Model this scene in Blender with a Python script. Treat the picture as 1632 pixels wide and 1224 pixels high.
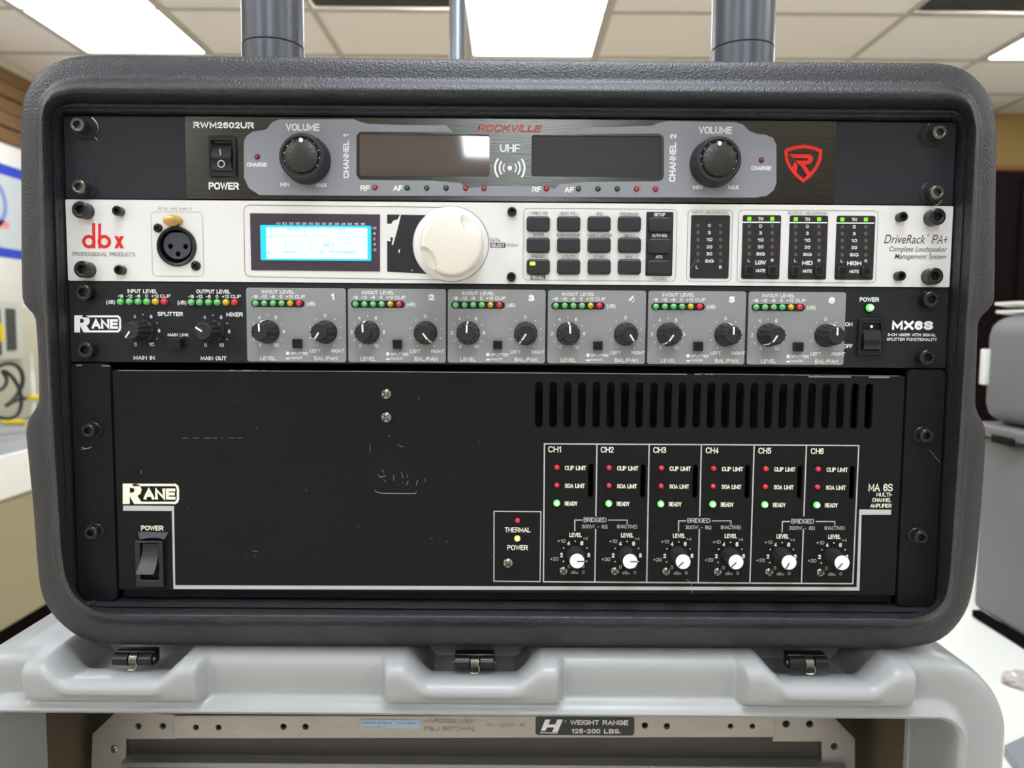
import bpy, bmesh, math, random
from mathutils import Vector, Matrix
from mathutils.geometry import tessellate_polygon
random.seed(7)
S = bpy.context.scene
COL = S.collection
PI = math.pi
for o in list(bpy.data.objects): bpy.data.objects.remove(o)

# ------------------------------------------------------------------ camera
F = 1217.0
TOPZ = 1.30                                    # height of the top edge of the rack panels
CAM = Vector((0.001928, -0.42150, TOPZ - 0.11233))
def _rot(a, b, c):
    Rx = Matrix(((1,0,0),(0,math.cos(a),-math.sin(a)),(0,math.sin(a),math.cos(a))))
    Ry = Matrix(((math.cos(b),0,math.sin(b)),(0,1,0),(-math.sin(b),0,math.cos(b))))
    Rz = Matrix(((math.cos(c),-math.sin(c),0),(math.sin(c),math.cos(c),0),(0,0,1)))
    return Rz @ Ry @ Rx
RB = _rot(0.0737178, -0.00046673, 0.00745595)
def _w(v): return Vector((v[0], v[2], -v[1]))
ax, ay, az = _w(RB[0]), -_w(RB[1]), -_w(RB[2])
cam = bpy.data.cameras.new('camera'); cam_o = bpy.data.objects.new('camera', cam); COL.objects.link(cam_o)
M = Matrix.Identity(4)
for i in range(3):
    M[i][0] = ax[i]; M[i][1] = ay[i]; M[i][2] = az[i]; M[i][3] = CAM[i]
cam_o.matrix_world = M
cam.sensor_width = 36; cam.sensor_fit = 'HORIZONTAL'; cam.lens = 36*F/1632
cam.clip_start = .01; cam.clip_end = 50
cam.dof.use_dof = True; cam.dof.focus_distance = .415; cam.dof.aperture_fstop = 11.0
S.camera = cam_o

# ------------------------------------------------------------------ world, exposure
W = bpy.data.worlds.new('world'); S.world = W; W.use_nodes = True
W.node_tree.nodes['Background'].inputs[0].default_value = (.8, .78, .75, 1)
W.node_tree.nodes['Background'].inputs[1].default_value = .2
S.view_settings.view_transform = 'Standard'; S.view_settings.look = 'None'
S.view_settings.gamma = 1; S.view_settings.use_curve_mapping = False
S.view_settings.exposure = 1.22
LIGHT_E = 7.0

def ray(px, py):
    v = RB.transposed() @ Vector(((px-816)/F, (py-612)/F, 1)); return _w(v)
def P(px, py, Y=0.0):                          # point of the plane y = Y seen at a photograph pixel
    d = ray(px, py); return CAM + d*((Y-CAM.y)/d.y)
def PX(px, py, X):
    d = ray(px, py); return CAM + d*((X-CAM.x)/d.x)
def PZ(px, py, Z):
    d = ray(px, py); return CAM + d*((Z-CAM.z)/d.z)
def XZ(px, py, Y=0.0):
    p = P(px, py, Y); return (p.x, p.z)
MMPX = (P(817,612)-P(816,612)).x               # metres per pixel on the panel plane

# ------------------------------------------------------------------ materials
def lin(c): return tuple(((v/255)/12.92 if v/255 <= .04045 else ((v/255+.055)/1.055)**2.4) for v in c)
def mat(name, rgb, rough=.5, metal=0, bump=0, bscale=300, noise=0, nscale=20, emit=None, estr=0, spec=.5, coat=0, aniso=0, stretch=None, trans=0):
    m = bpy.data.materials.new(name); m.use_nodes = True
    nt = m.node_tree; b = nt.nodes['Principled BSDF']
    c = lin(rgb)
    b.inputs['Base Color'].default_value = (*c, 1); b.inputs['Roughness'].default_value = rough
    b.inputs['Metallic'].default_value = metal; b.inputs['Specular IOR Level'].default_value = spec
    if coat: b.inputs['Coat Weight'].default_value = coat; b.inputs['Coat Roughness'].default_value = .05
    if trans: b.inputs['Transmission Weight'].default_value = trans
    if emit:
        b.inputs['Emission Color'].default_value = (*lin(emit), 1); b.inputs['Emission Strength'].default_value = estr
    if bump or noise:
        tc = nt.nodes.new('ShaderNodeTexCoord'); mp = nt.nodes.new('ShaderNodeMapping')
        nt.links.new(tc.outputs['Object'], mp.inputs[0])
        if stretch: mp.inputs['Scale'].default_value = stretch
        if bump:
            n = nt.nodes.new('ShaderNodeTexNoise'); n.inputs['Scale'].default_value = bscale; n.inputs['Detail'].default_value = 3
            nt.links.new(mp.outputs[0], n.inputs['Vector'])
            bp = nt.nodes.new('ShaderNodeBump'); bp.inputs['Strength'].default_value = bump; bp.inputs['Distance'].default_value = .0006
            nt.links.new(n.outputs['Fac'], bp.inputs['Height']); nt.links.new(bp.outputs[0], b.inputs['Normal'])
        if noise:
            n = nt.nodes.new('ShaderNodeTexNoise'); n.inputs['Scale'].default_value = nscale; n.inputs['Detail'].default_value = 4
            nt.links.new(mp.outputs[0], n.inputs['Vector'])
            mx = nt.nodes.new('ShaderNodeMix'); mx.data_type = 'RGBA'
            mx.inputs['A'].default_value = (*[v*(1-noise) for v in c], 1); mx.inputs['B'].default_value = (*[min(1, v*(1+noise)) for v in c], 1)
            nt.links.new(n.outputs['Fac'], mx.inputs['Factor']); nt.links.new(mx.outputs['Result'], b.inputs['Base Color'])
    if aniso:
        b.inputs['Anisotropic'].default_value = aniso
        tg = nt.nodes.new('ShaderNodeCombineXYZ'); tg.inputs[2].default_value = 1
        nt.links.new(tg.outputs[0], b.inputs['Tangent'])
    return m
K = {}
K['case'] = mat('black_textured_plastic', (35,36,40), .36, bump=.9, bscale=900, noise=.12, nscale=200, spec=.5)
K['panel'] = mat('black_painted_steel', (30,31,34), .5, bump=.12, bscale=900, noise=.08, nscale=60, spec=.25)
K['ear'] = mat('charcoal_painted_ear', (36,38,43), .5, bump=.2, bscale=900, spec=.25)
K['amp'] = mat('black_powder_coat', (20,20,22), .5, bump=.2, bscale=1100, noise=.1, nscale=40, spec=.16)
K['silver'] = mat('pale_anodised_aluminium', (222,221,219), .42, .1, bump=.05, bscale=900, stretch=(1,1,12))
K['greyplate'] = mat('gunmetal_grey_paint', (140,141,149), .4, .2, spec=.4)
K['chanplate'] = mat('mid_grey_paint', (138,139,141), .5, spec=.35)
K['white'] = mat('white_print', (236,236,234), .6, spec=.1)
K['cream'] = mat('cream_print', (238,234,214), .6, spec=.1)
K['greyprint'] = mat('light_grey_print', (186,186,182), .6, spec=.1)
K['ink'] = mat('dark_grey_print', (78,76,76), .6, spec=.1)
K['ink2'] = mat('faint_grey_print', (120,118,116), .6, spec=.1)
K['redink'] = mat('red_print', (214,50,44), .55, spec=.1)
K['redfade'] = mat('faded_red_print', (196,84,80), .5, spec=.2)
K['black'] = mat('matte_black', (10,10,12), .7, spec=.2)
K['gloss'] = mat('glossy_black_plastic', (22,22,26), .28, spec=.5)
K['knob'] = mat('black_rubber_knob', (30,31,34), .48, spec=.45, bump=.1, bscale=900)
K['capgrey'] = mat('spun_grey_cap', (66,64,62), .35, .7)
K['chrome'] = mat('bright_steel', (205,205,205), .2, 1)
K['screw'] = mat('blackened_steel', (100,97,94), .3, .85)
K['screwb'] = mat('black_oxide_screw', (44,43,43), .3, .6)
K['phil'] = mat('dull_nickel_screw', (150,146,138), .28, 1)
K['glass'] = mat('tinted_display_window', (80,71,68), .04, 0, spec=.9, coat=1)
K['film'] = mat('clouded_display_window', (32,33,37), .42, 0, spec=.5, noise=.25, nscale=120)
K['mint'] = mat('meter_window_black', (44,42,46), .3, spec=.4)
K['lcdbezel'] = mat('dark_lcd_window', (64,56,66), .3, spec=.5)
K['ledg'] = mat('unlit_green_lens', (104,186,112), .2, spec=.6, emit=(40,130,60), estr=.0)
K['ledgd'] = mat('unlit_dark_green_lens', (28,92,62), .2, spec=.6)
K['ledy'] = mat('unlit_amber_lens', (196,170,36), .2, spec=.6)
K['ledr'] = mat('unlit_red_lens', (206,44,58), .2, spec=.6)
K['ledrd'] = mat('unlit_dark_red_lens', (150,44,60), .2, spec=.6)
K['seg'] = mat('unlit_meter_segment', (92,86,82), .4)
K['litg'] = mat('lit_green_lens', (120,255,120), .3, emit=(20,215,40), estr=.55)
K['litg2'] = mat('lit_lime_segment', (110,230,40), .3, emit=(95,225,25), estr=.4)
K['litw'] = mat('lit_white_green_core', (200,255,190), .3, emit=(190,255,170), estr=1.0)
K['litcore'] = mat('lit_yellow_core', (255,255,190), .3, emit=(255,250,170), estr=.8)
K['lity'] = mat('lit_yellow_lens', (250,240,90), .3, emit=(240,215,40), estr=.5)
K['gold'] = mat('gold_release_tab', (196,160,96), .3, .7)
K['xlr'] = mat('xlr_insert_plastic', (62,63,70), .4)
K['pole'] = mat('satin_black_tube', (80,82,90), .33, .3, spec=.6)
K['steelpost'] = mat('brushed_grey_post', (120,126,132), .35, .8)
K['greycase'] = mat('pale_grey_moulded_plastic', (154,155,155), .34, bump=.08, bscale=260, spec=.45, noise=.03, nscale=12)
K['frame'] = mat('worn_bare_aluminium', (162,156,148), .4, .55, noise=.12, nscale=60, bump=.1, bscale=200, stretch=(1,4,4))
K['framed'] = mat('dark_steel_tray', (70,66,62), .5, .4)
K['shelf'] = mat('grey_steel_shelf', (140,138,134), .4, .6)
K['liner'] = mat('brown_case_liner', (88,78,62), .8, noise=.2, nscale=8)
K['rubber'] = mat('black_rubber', (14,14,15), .35)
K['blue_sticker'] = mat('pale_blue_sticker', (168,190,214), .5)
K['tile'] = mat('mineral_fibre_tile', (247,240,231), .9, noise=.03, nscale=60)
K['tbar'] = mat('grid_bar', (196,188,178), .6)
K['diffuser'] = mat('lit_diffuser', (255,255,255), .5, emit=(238,246,255), estr=LIGHT_E)
K['lframe'] = mat('white_light_frame', (190,184,176), .5)
K['grille'] = mat('dark_return_grille', (84,84,80), .6, .2)
K['walltan'] = mat('tan_painted_wall', (176,148,92), .8)
K['wallside'] = mat('cream_painted_wall', (228,220,204), .8)
K['floor'] = mat('vinyl_floor', (220,214,204), .5, noise=.08, nscale=5)
K['wood'] = mat('brown_wood_board', (122,92,60), .6, noise=.3, nscale=3, stretch=(1,.6,14))
K['darkwood'] = mat('dark_brown_board', (20,11,12), .9, noise=.2, nscale=5, spec=.05)
K['trimwood'] = mat('orange_wood_trim', (150,104,58), .6)
K['whiteboard'] = mat('white_board', (232,232,226), .4)
K['paper'] = mat('pale_blue_grey_poster', (196,202,206), .6)
K['blue'] = mat('blue_band', (44,72,190), .5)
K['beige'] = mat('beige_instrument', (190,186,164), .5)
K['beigedark'] = mat('beige_cabinet_front', (160,150,118), .6)
K['laminate'] = mat('white_laminate', (245,245,238), .4)
K['benchtop'] = mat('grey_bench_top', (150,152,156), .4)
K['yellow'] = mat('yellow_plastic', (226,200,60), .3)
K['cable'] = mat('black_cable', (38,36,34), .5)
K['greybox'] = mat('grey_ribbed_case', (118,118,122), .55, noise=.03, nscale=6)
K['bag'] = mat('crumpled_clear_film', (206,196,190), .15, spec=.8)

# ------------------------------------------------------------------ object helpers
WORLD = {}
def thing(name, label, cat, loc, group=None):
    o = bpy.data.objects.new(name, None); COL.objects.link(o); o.location = loc
    o.empty_display_size = .02
    o['label'] = label; o['category'] = cat
    if group: o['group'] = group
    WORLD[o.name] = Vector(loc); return o
def tag(o, label, cat, group=None):
    o['label'] = label; o['category'] = cat
    if group: o['group'] = group
    return o
def link(name, me, parent, loc, label=None):
    o = bpy.data.objects.new(name, me); COL.objects.link(o)
    loc = Vector(loc); WORLD[o.name] = loc
    if parent is not None:
        o.parent = parent; o.location = loc - WORLD[parent.name]
    else: o.location = loc
    if label: o['label'] = label
    return o
def shade(me, ang=40):
    me.polygons.foreach_set('use_smooth', [True]*len(me.polygons))
    try: me.set_sharp_from_angle(angle=math.radians(ang))
    except Exception: pass
def mesh(name, vs, fs, m, smooth=40):
    me = bpy.data.meshes.new(name); me.from_pydata([tuple(v) for v in vs], [], fs)
    ms = m if isinstance(m, (list, tuple)) else [m]
    for x in ms: me.materials.append(K[x] if isinstance(x, str) else x)
    me.validate(); me.update()
    if smooth: shade(me, smooth)
    return me
def fixn(me):
    bm = bmesh.new(); bm.from_mesh(me); bmesh.ops.recalc_face_normals(bm, faces=bm.faces); bm.to_mesh(me); bm.free()
def part(name, vs, fs, m, parent, label=None, smooth=40, normals=True):       # world coordinates in, origin recentred
    vs = [Vector(v) for v in vs]
    c = Vector([(min(v[i] for v in vs)+max(v[i] for v in vs))/2 for i in range(3)])
    me = mesh(name, [v-c for v in vs], fs, m, 0)
    if normals: fixn(me)
    if smooth: shade(me, smooth)
    return link(name, me, parent, c, label)
def join(*gs):
    V, Fc = [], []
    for v, f in gs:
        n = len(V); V += list(v); Fc += [tuple(i+n for i in q) for q in f]
    return V, Fc
def boxg(x0, x1, y0, y1, z0, z1, b=0):
    if not b:
        v = [(x,y,z) for x in (x0,x1) for y in (y0,y1) for z in (z0,z1)]
        return v, [(0,1,3,2),(4,6,7,5),(0,4,5,1),(2,3,7,6),(0,2,6,4),(1,5,7,3)]
    bm = bmesh.new(); r = bmesh.ops.create_cube(bm, size=1)
    for v in bm.verts: v.co = Vector((x0+(v.co.x+.5)*(x1-x0), y0+(v.co.y+.5)*(y1-y0), z0+(v.co.z+.5)*(z1-z0)))
    bmesh.ops.bevel(bm, geom=bm.edges[:], offset=b, segments=3, affect='EDGES', profile=.5)
    bm.verts.index_update()
    out = [v.co.copy() for v in bm.verts], [tuple(v.index for v in f.verts) for f in bm.faces]
    bm.free(); return out
def lathe(prof, n=32, rf=None, cap=True):      # prof: (radius, height towards viewer), axis -Y
    V, Fc = [], []
    for k, (r, h) in enumerate(prof):
        for i in range(n):
            a = 2*PI*i/n; rr = r*(rf(a, k) if rf else 1)
            V.append((rr*math.cos(a), -h, rr*math.sin(a)))
    for k in range(len(prof)-1):
        for i in range(n):
            j = (i+1) % n; Fc.append((k*n+i, k*n+j, (k+1)*n+j, (k+1)*n+i))
    if cap:
        c = len(V); V.append((0, -prof[-1][1], 0)); k = len(prof)-1
        for i in range(n): Fc.append((k*n+i, k*n+(i+1) % n, c))
    return V, Fc
def rrect(x0, x1, z0, z1, r, n=6):
    out = []
    for cx, cz, a0 in ((x1-r,z1-r,0),(x0+r,z1-r,90),(x0+r,z0+r,180),(x1-r,z0+r,270)):
        for i in range(n+1):
            a = math.radians(a0+90*i/n); out.append((cx+r*math.cos(a), cz+r*math.sin(a)))
    return out
def plate(contours, yf, th, bev=0):            # contours in (x,z); solid from y=yf (front) to yf+th
    cu = bpy.data.curves.new('t', 'CURVE'); cu.dimensions = '2D'; cu.fill_mode = 'BOTH'
    cu.extrude = max(th/2-bev, 1e-5); cu.bevel_depth = bev; cu.bevel_resolution = 2
    if bev: cu.offset = -bev
    for c in contours:
        sp = cu.splines.new('POLY'); sp.points.add(len(c)-1); sp.use_cyclic_u = True
        for p, (x, z) in zip(sp.points, c): p.co = (x*100, z*100, 0, 1)
    cu.extrude *= 100; cu.bevel_depth *= 100; cu.offset *= 100
    o = bpy.data.objects.new('t', cu); COL.objects.link(o)
    me = bpy.data.meshes.new_from_object(o.evaluated_get(bpy.context.evaluated_depsgraph_get()))
    V = [(v.co.x/100, yf+th/2-v.co.z/100, v.co.y/100) for v in me.vertices]
    Fc = [tuple(p.vertices) for p in me.polygons]
    bpy.data.objects.remove(o); bpy.data.curves.remove(cu); bpy.data.meshes.remove(me)
    return V, Fc
def cdt_plate(outer, holes, yf, th):
    from mathutils.geometry import delaunay_2d_cdt
    loops = [outer]+holes; pts = []; edges = []
    for c in loops:
        n0 = len(pts); pts += [Vector(p) for p in c]; edges += [(n0+i, n0+(i+1) % len(c)) for i in range(len(c))]
    v, e, f, *_ = delaunay_2d_cdt(pts, edges, [], 1, 1e-7)
    boxes = [(min(p[0] for p in h), max(p[0] for p in h), min(p[1] for p in h), max(p[1] for p in h), h) for h in holes]
    def inside(x, z):
        for a, b, c, d, h in boxes:
            if a < x < b and c < z < d:
                w_ = False; n = len(h)
                for i in range(n):
                    (x1, z1), (x2, z2) = h[i], h[(i+1) % n]
                    if (z1 > z) != (z2 > z) and x < (x2-x1)*(z-z1)/(z2-z1)+x1: w_ = not w_
                if w_: return True
        return False
    V = [(p[0], yf, p[1]) for p in v]; n = len(V); V += [(p[0], yf+th, p[1]) for p in v]; Fc = []
    cnt = {}
    for t in f:
        cx = sum(v[i][0] for i in t)/3; cz = sum(v[i][1] for i in t)/3
        if inside(cx, cz): continue
        Fc += [tuple(t), tuple(i+n for i in reversed(t))]
        for i in range(3):
            a, b = t[i], t[(i+1) % 3]; k = (min(a, b), max(a, b)); cnt[k] = cnt.get(k, 0)+1
    Fc += [(a, b, b+n, a+n) for (a, b), q in cnt.items() if q == 1]
    return V, Fc
def pxr(x0, y0, x1, y1, r, Y=0, n=6):          # rounded rectangle given by photograph pixels
    a = XZ(x0, (y0+y1)/2, Y)[0]; b = XZ(x1, (y0+y1)/2, Y)[0]
    t = XZ((x0+x1)/2, y0, Y)[1]; u = XZ((x0+x1)/2, y1, Y)[1]
    return rrect(a, b, u, t, max(r*MMPX, 1e-5), n)
def pxpoly(pts, Y=0): return [XZ(x, y, Y) for x, y in pts]
def circ(px, py, r, Y=0, n=32):
    x, z = XZ(px, py, Y); r *= MMPX
    return [(x+r*math.cos(2*PI*i/n), z+r*math.sin(2*PI*i/n)) for i in range(n)]

GC = {}
def glyphs(s, bold=0.0):
    k = (s, bold)
    if k in GC: return GC[k]
    cu = bpy.data.curves.new('t', 'FONT'); cu.body = s; cu.resolution_u = 3; cu.offset = bold; cu.size = 1
    if bold: cu.space_character = 1+bold*2.2
    o = bpy.data.objects.new('t', cu); COL.objects.link(o)
    me = bpy.data.meshes.new_from_object(o.evaluated_get(bpy.context.evaluated_depsgraph_get()))
    V = [(v.co.x, v.co.y) for v in me.vertices]; Fc = [tuple(p.vertices) for p in me.polygons]
    bpy.data.objects.remove(o); bpy.data.curves.remove(cu); bpy.data.meshes.remove(me)
    GC[k] = (V, Fc); return GC[k]
CAPH = {}
def _a(cx, cy, rx, ry, a0, a1, n=10): return [(cx+rx*math.cos(math.radians(a0+(a1-a0)*i/n)), cy+ry*math.sin(math.radians(a0+(a1-a0)*i/n))) for i in range(n+1)]
_P = [(0,0),(0,1),(.6,1)]+_a(.6,.74,.4,.26,90,-90)+[(0,.48)]
_O = _a(.5,.65,.5,.35,0,180)+_a(.5,.35,.5,.35,180,360)+[(1,.65)]
STK = {'A':(.92,[[(0,0),(.5,1),(1,0)],[(.18,.33),(.82,.33)]]),'B':(.86,[[(.66,.53),(0,.53),(0,1),(.62,1)]+_a(.62,.765,.32,.235,90,-90),[(0,.53),(0,0),(.62,0)]+_a(.62,.265,.38,.265,-90,90)]),
 'C':(.94,[_a(.5,.66,.5,.34,22,180)+_a(.5,.34,.5,.34,180,338)]),'D':(.92,[[(0,0),(0,1),(.45,1)]+_a(.45,.6,.55,.4,90,0)+_a(.45,.4,.55,.4,0,-90)+[(0,0)]]),
 'E':(.78,[[(1,1),(0,1),(0,0),(1,0)],[(0,.52),(.92,.52)]]),'F':(.74,[[(1,1),(0,1),(0,0)],[(0,.5),(.88,.5)]]),
 'G':(.98,[_a(.5,.66,.5,.34,25,180)+_a(.5,.34,.5,.34,180,350)+[(1,.46),(.56,.46)]]),'H':(.88,[[(0,0),(0,1)],[(1,0),(1,1)],[(0,.52),(1,.52)]]),
 'I':(.0,[[(0,0),(0,1)]]),'J':(.62,[[(1,1)]+_a(.5,.32,.5,.32,0,-180)]),'K':(.88,[[(0,0),(0,1)],[(.98,1),(.02,.38)],[(.36,.6),(1,0)]]),'L':(.7,[[(0,1),(0,0),(1,0)]]),
 'M':(1.02,[[(0,0),(0,1),(.5,.22),(1,1),(1,0)]]),'N':(.88,[[(0,0),(0,1),(1,0),(1,1)]]),'O':(.98,[_O]),'P':(.82,[_P]),'Q':(.98,[_O,[(.6,.26),(1,-.03)]]),
 'R':(.86,[_P,[(.58,.48),(1,0)]]),'S':(.84,[_a(.5,.755,.46,.245,20,270)+_a(.5,.26,.5,.25,90,-160)]),'T':(.84,[[(0,1),(1,1)],[(.5,1),(.5,0)]]),
 'U':(.88,[[(0,1)]+_a(.5,.35,.5,.35,180,360)+[(1,1)]]),'V':(.9,[[(0,1),(.5,0),(1,1)]]),'W':(1.3,[[(0,1),(.25,0),(.5,.96),(.75,0),(1,1)]]),
 'X':(.88,[[(0,0),(1,1)],[(0,1),(1,0)]]),'Y':(.88,[[(0,1),(.5,.44),(1,1)],[(.5,.44),(.5,0)]]),'Z':(.8,[[(0,1),(1,1),(0,0),(1,0)]]),
 '0':(.66,[_O]),'1':(.3,[[(0,.76),(.5,.82),(1,1),(1,0)]]),'2':(.66,[_a(.5,.7,.48,.3,170,-30)+[(0,0),(1,0)]]),'3':(.66,[_a(.46,.765,.44,.235,155,-90),_a(.46,.265,.54,.265,90,-155)]),
 '4':(.7,[[(.76,0),(.76,1),(0,.28),(1,.28)]]),'5':(.66,[[(.94,1),(.14,1),(.06,.5)]+_a(.48,.33,.52,.33,125,-150)]),'6':(.66,[_a(.52,.66,.52,.34,28,180)+[(0,.3)],_a(.5,.31,.5,.31,0,360,14)]),
 '7':(.64,[[(0,1),(1,1),(.35,0)]]),'8':(.68,[_a(.5,.765,.44,.235,0,360,14),_a(.5,.265,.5,.265,0,360,14)]),'9':(.66,[[(1,.7)]+_a(.48,.34,.52,.34,0,-152),_a(.5,.69,.5,.31,0,360,14)]),
 '-':(.4,[[(0,.42),(1,.42)]]),'+':(.6,[[(0,.46),(1,.46)],[(.5,.14),(.5,.78)]]),'.':(.0,[[(0,0),(0,.07)]]),'/':(.45,[[(0,0),(1,1)]]),'(':(.2,[_a(1.1,.5,1.1,.62,125,235)]),')':(.2,[_a(-.1,.5,1.1,.62,55,-55)]),
 '<':(.5,[[(1,.85),(.1,.5),(1,.15)]]),'>':(.5,[[(0,.85),(.9,.5),(0,.15)]]),'&':(.8,[[(1,0),(.2,.75)]+_a(.42,.8,.22,.2,190,-10)+[(.1,.42)]+_a(.38,.25,.38,.25,150,330)]),
 '\u03a9':(.86,[[(0,0),(.32,0),(.32,.14)]+_a(.5,.6,.46,.4,235,-55)+[(.68,.14),(.68,0),(1,0)]])}
class Print:
    """flat print (lettering, lines, marks) collected into one mesh lying on a surface"""
    def __init__(s, Y, base=0.0): s.Y = Y; s.base = base; s.V = []; s.F = []; s.k = 0
    def ribbon(s, pts, w):
        P_ = [Vector(p) for p in pts]; Q = [P_[0]]
        for p in P_[1:]:
            if (p-Q[-1]).length > w*.08: Q.append(p)
        if len(Q) < 2: return
        s.k += 1; y = s.Y-(s.k % 7)*4e-6; n0 = len(s.V); n = len(Q)
        closed = (Q[0]-Q[-1]).length < w*.3 and n > 4
        for i, p in enumerate(Q):
            a = (p-Q[i-1]).normalized() if i else (Q[0]-Q[-2] if closed else Q[1]-Q[0]).normalized()
            b = (Q[i+1]-p).normalized() if i < n-1 else (Q[1]-Q[0] if closed else p-Q[i-1]).normalized()
            m = a+b; m = m.normalized() if m.length > .2 else a
            c = max(.55, abs(m.dot(a))); nr = Vector((-m.y, m.x))*(w/2/c)
            e = Vector((0, 0))
            if not closed and i == 0: e = -a*w*.5
            if not closed and i == n-1: e = a*w*.5
            for sg in (1, -1): q = p+nr*sg+e; s.V.append((q.x, y, q.y))
        s.F += [(n0+2*i, n0+2*i+1, n0+2*i+3, n0+2*i+2) for i in range(n-1)]
    def stroked(s, t, x0, x1, yc, h, bold, shear, rot):
        if not rot:
            xa, za = XZ(x0, yc, s.base); xb, _ = XZ(x1, yc, s.base); W = xb-xa
        else:
            xa, za = XZ(yc, x0, s.base); _, zb = XZ(yc, x1, s.base); W = zb-za
        H = h*MMPX; tk = max(.10, .135+bold*3.6)
        adv = [(.42 if ch == ' ' else STK[ch][0]) for ch in t]; gap = .17+tk*.95
        tot = sum(adv)+gap*(len(t)-1); sx = (W-tk*H)/max(tot, .05)/H if len(t) > 1 or adv[0] > .1 else 1
        if len(t) == 1: sx = min(sx, 1.6)
        k = H*sx; u = tk*H/2
        if len(t) == 1: u = W/2-adv[0]*k/2
        for ch, a in zip(t, adv):
            if ch != ' ':
                for st in STK[ch][1]:
                    out = []
                    for px, pz in st:
                        X = u+px*a*k; Zz = tk*H/2+pz*(H-tk*H); X += shear*Zz; Zz -= H/2
                        out.append((xa+X, za+Zz) if not rot else (xa-Zz, za+X))
                    s.ribbon(out, tk*H)
            u += (a+gap)*k
    def text(s, t, x0, x1, yc, h, bold=.012, shear=0, rot=False):
        if all(ch == ' ' or ch in STK for ch in t): return s.stroked(t, x0, x1, yc, h, bold, shear, rot)
        ex = max(0, bold-.007)*1.5; bold = min(bold, .007)
        V, Fc = glyphs(t, bold)
        if not V: return
        if bold not in CAPH:
            hv, _ = glyphs('H', bold); CAPH[bold] = (min(v[1] for v in hv), max(v[1] for v in hv))
        b, c = CAPH[bold]
        if not rot:
            xa, za = XZ(x0, yc, s.base); xb, _ = XZ(x1, yc, s.base)
            W = xb-xa
        else:                                   # reads upwards: x0,x1 are pixel rows bottom, top; yc is the column
            xa, za = XZ(yc, x0, s.base); _, zb = XZ(yc, x1, s.base); W = zb-za
        mx0 = min(v[0] for v in V); mx1 = max(v[0] for v in V)
        sx = W/(mx1-mx0+2*ex); H = h*MMPX; sz = H/(c-b)
        for sh in ((-ex, 0, ex) if ex else (0,)):
         n = len(s.V); s.k += 1; yy = s.Y-(s.k % 7)*4e-6
         for vx, vy in V:
            u = (vx-mx0+ex+sh)*sx; w = (vy-b)*sz-H/2; u += shear*(w+H/2)
            if not rot: s.V.append((xa+u, yy, za+w))
            else: s.V.append((xa-w, yy, za+u))
         s.F += [tuple(i+n for i in f) for f in Fc]
    def poly(s, cs, px=True):                   # list of contours, holes after the outer one
        cs = [pxpoly(c, s.base) if px else c for c in cs]
        tri = tessellate_polygon([[Vector((x, z, 0)) for x, z in c] for c in cs]); n = len(s.V)
        s.k += 1
        for c in cs: s.V += [(x, s.Y-(s.k % 7)*4e-6, z) for x, z in c]
        s.F += [tuple(i+n for i in t) for t in tri]
    def line(s, pts, w):
        for (xa, ya), (xb, yb) in zip(pts, pts[1:]):
            L = math.hypot(xb-xa, yb-ya) or 1; dx = (xb-xa)/L*w/2; dy = (yb-ya)/L*w/2
            s.poly([[(xa-dx-dy, ya-dy+dx), (xb+dx-dy, yb+dy+dx), (xb+dx+dy, yb+dy-dx), (xa-dx+dy, ya-dy-dx)]])
    def dot(s, x, y, r, n=12): s.poly([circ(x, y, r, s.base, n)], False)
    def ring(s, x, y, r, w, a0=0, a1=360, n=40):
        cx, cz = XZ(x, y, s.base); k = MMPX
        V0 = len(s.V); s.k += 1; yy = s.Y-(s.k % 7)*4e-6
        for i in range(n+1):
            a = math.radians(a0+(a1-a0)*i/n)
            for q in (r-w/2, r+w/2): s.V.append((cx+q*k*math.cos(a), yy, cz+q*k*math.sin(a)))
        for i in range(n): s.F.append((V0+2*i, V0+2*i+1, V0+2*i+3, V0+2*i+2))
    def frame(s, x0, y0, x1, y1, r, w):
        s.poly([pxr(x0-w/2, y0-w/2, x1+w/2, y1+w/2, r+w/2, s.base), pxr(x0+w/2, y0+w/2, x1-w/2, y1-w/2, max(r-w/2, .1), s.base)], False)
    def done(s, name, m, parent, label=None):
        o = part(name, s.V, s.F, m, parent, label, 0, False)
        if 'lettering' in name or name in ('scratches', 'worn_metal', 'worn_edge', 'printed_lines', 'display_scale', 'screen_characters', 'chipped_paint'): o['kind'] = 'stuff'
        me = o.data                             # make every face look to the viewer
        bm = bmesh.new(); bm.from_mesh(me); bmesh.ops.remove_doubles(bm, verts=bm.verts, dist=1e-7)
        bm.normal_update(); bmesh.ops.reverse_faces(bm, faces=[f for f in bm.faces if f.normal.y > 0]); bm.to_mesh(me); bm.free()
        return o

MC = {}
def shared(key, fn):
    if key not in MC: MC[key] = fn()
    return MC[key]
def tri_mesh(name, g, m, sm=40):
    me = mesh(name, g[0], g[1], m, 0); fixn(me); shade(me, sm); return me

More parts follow.
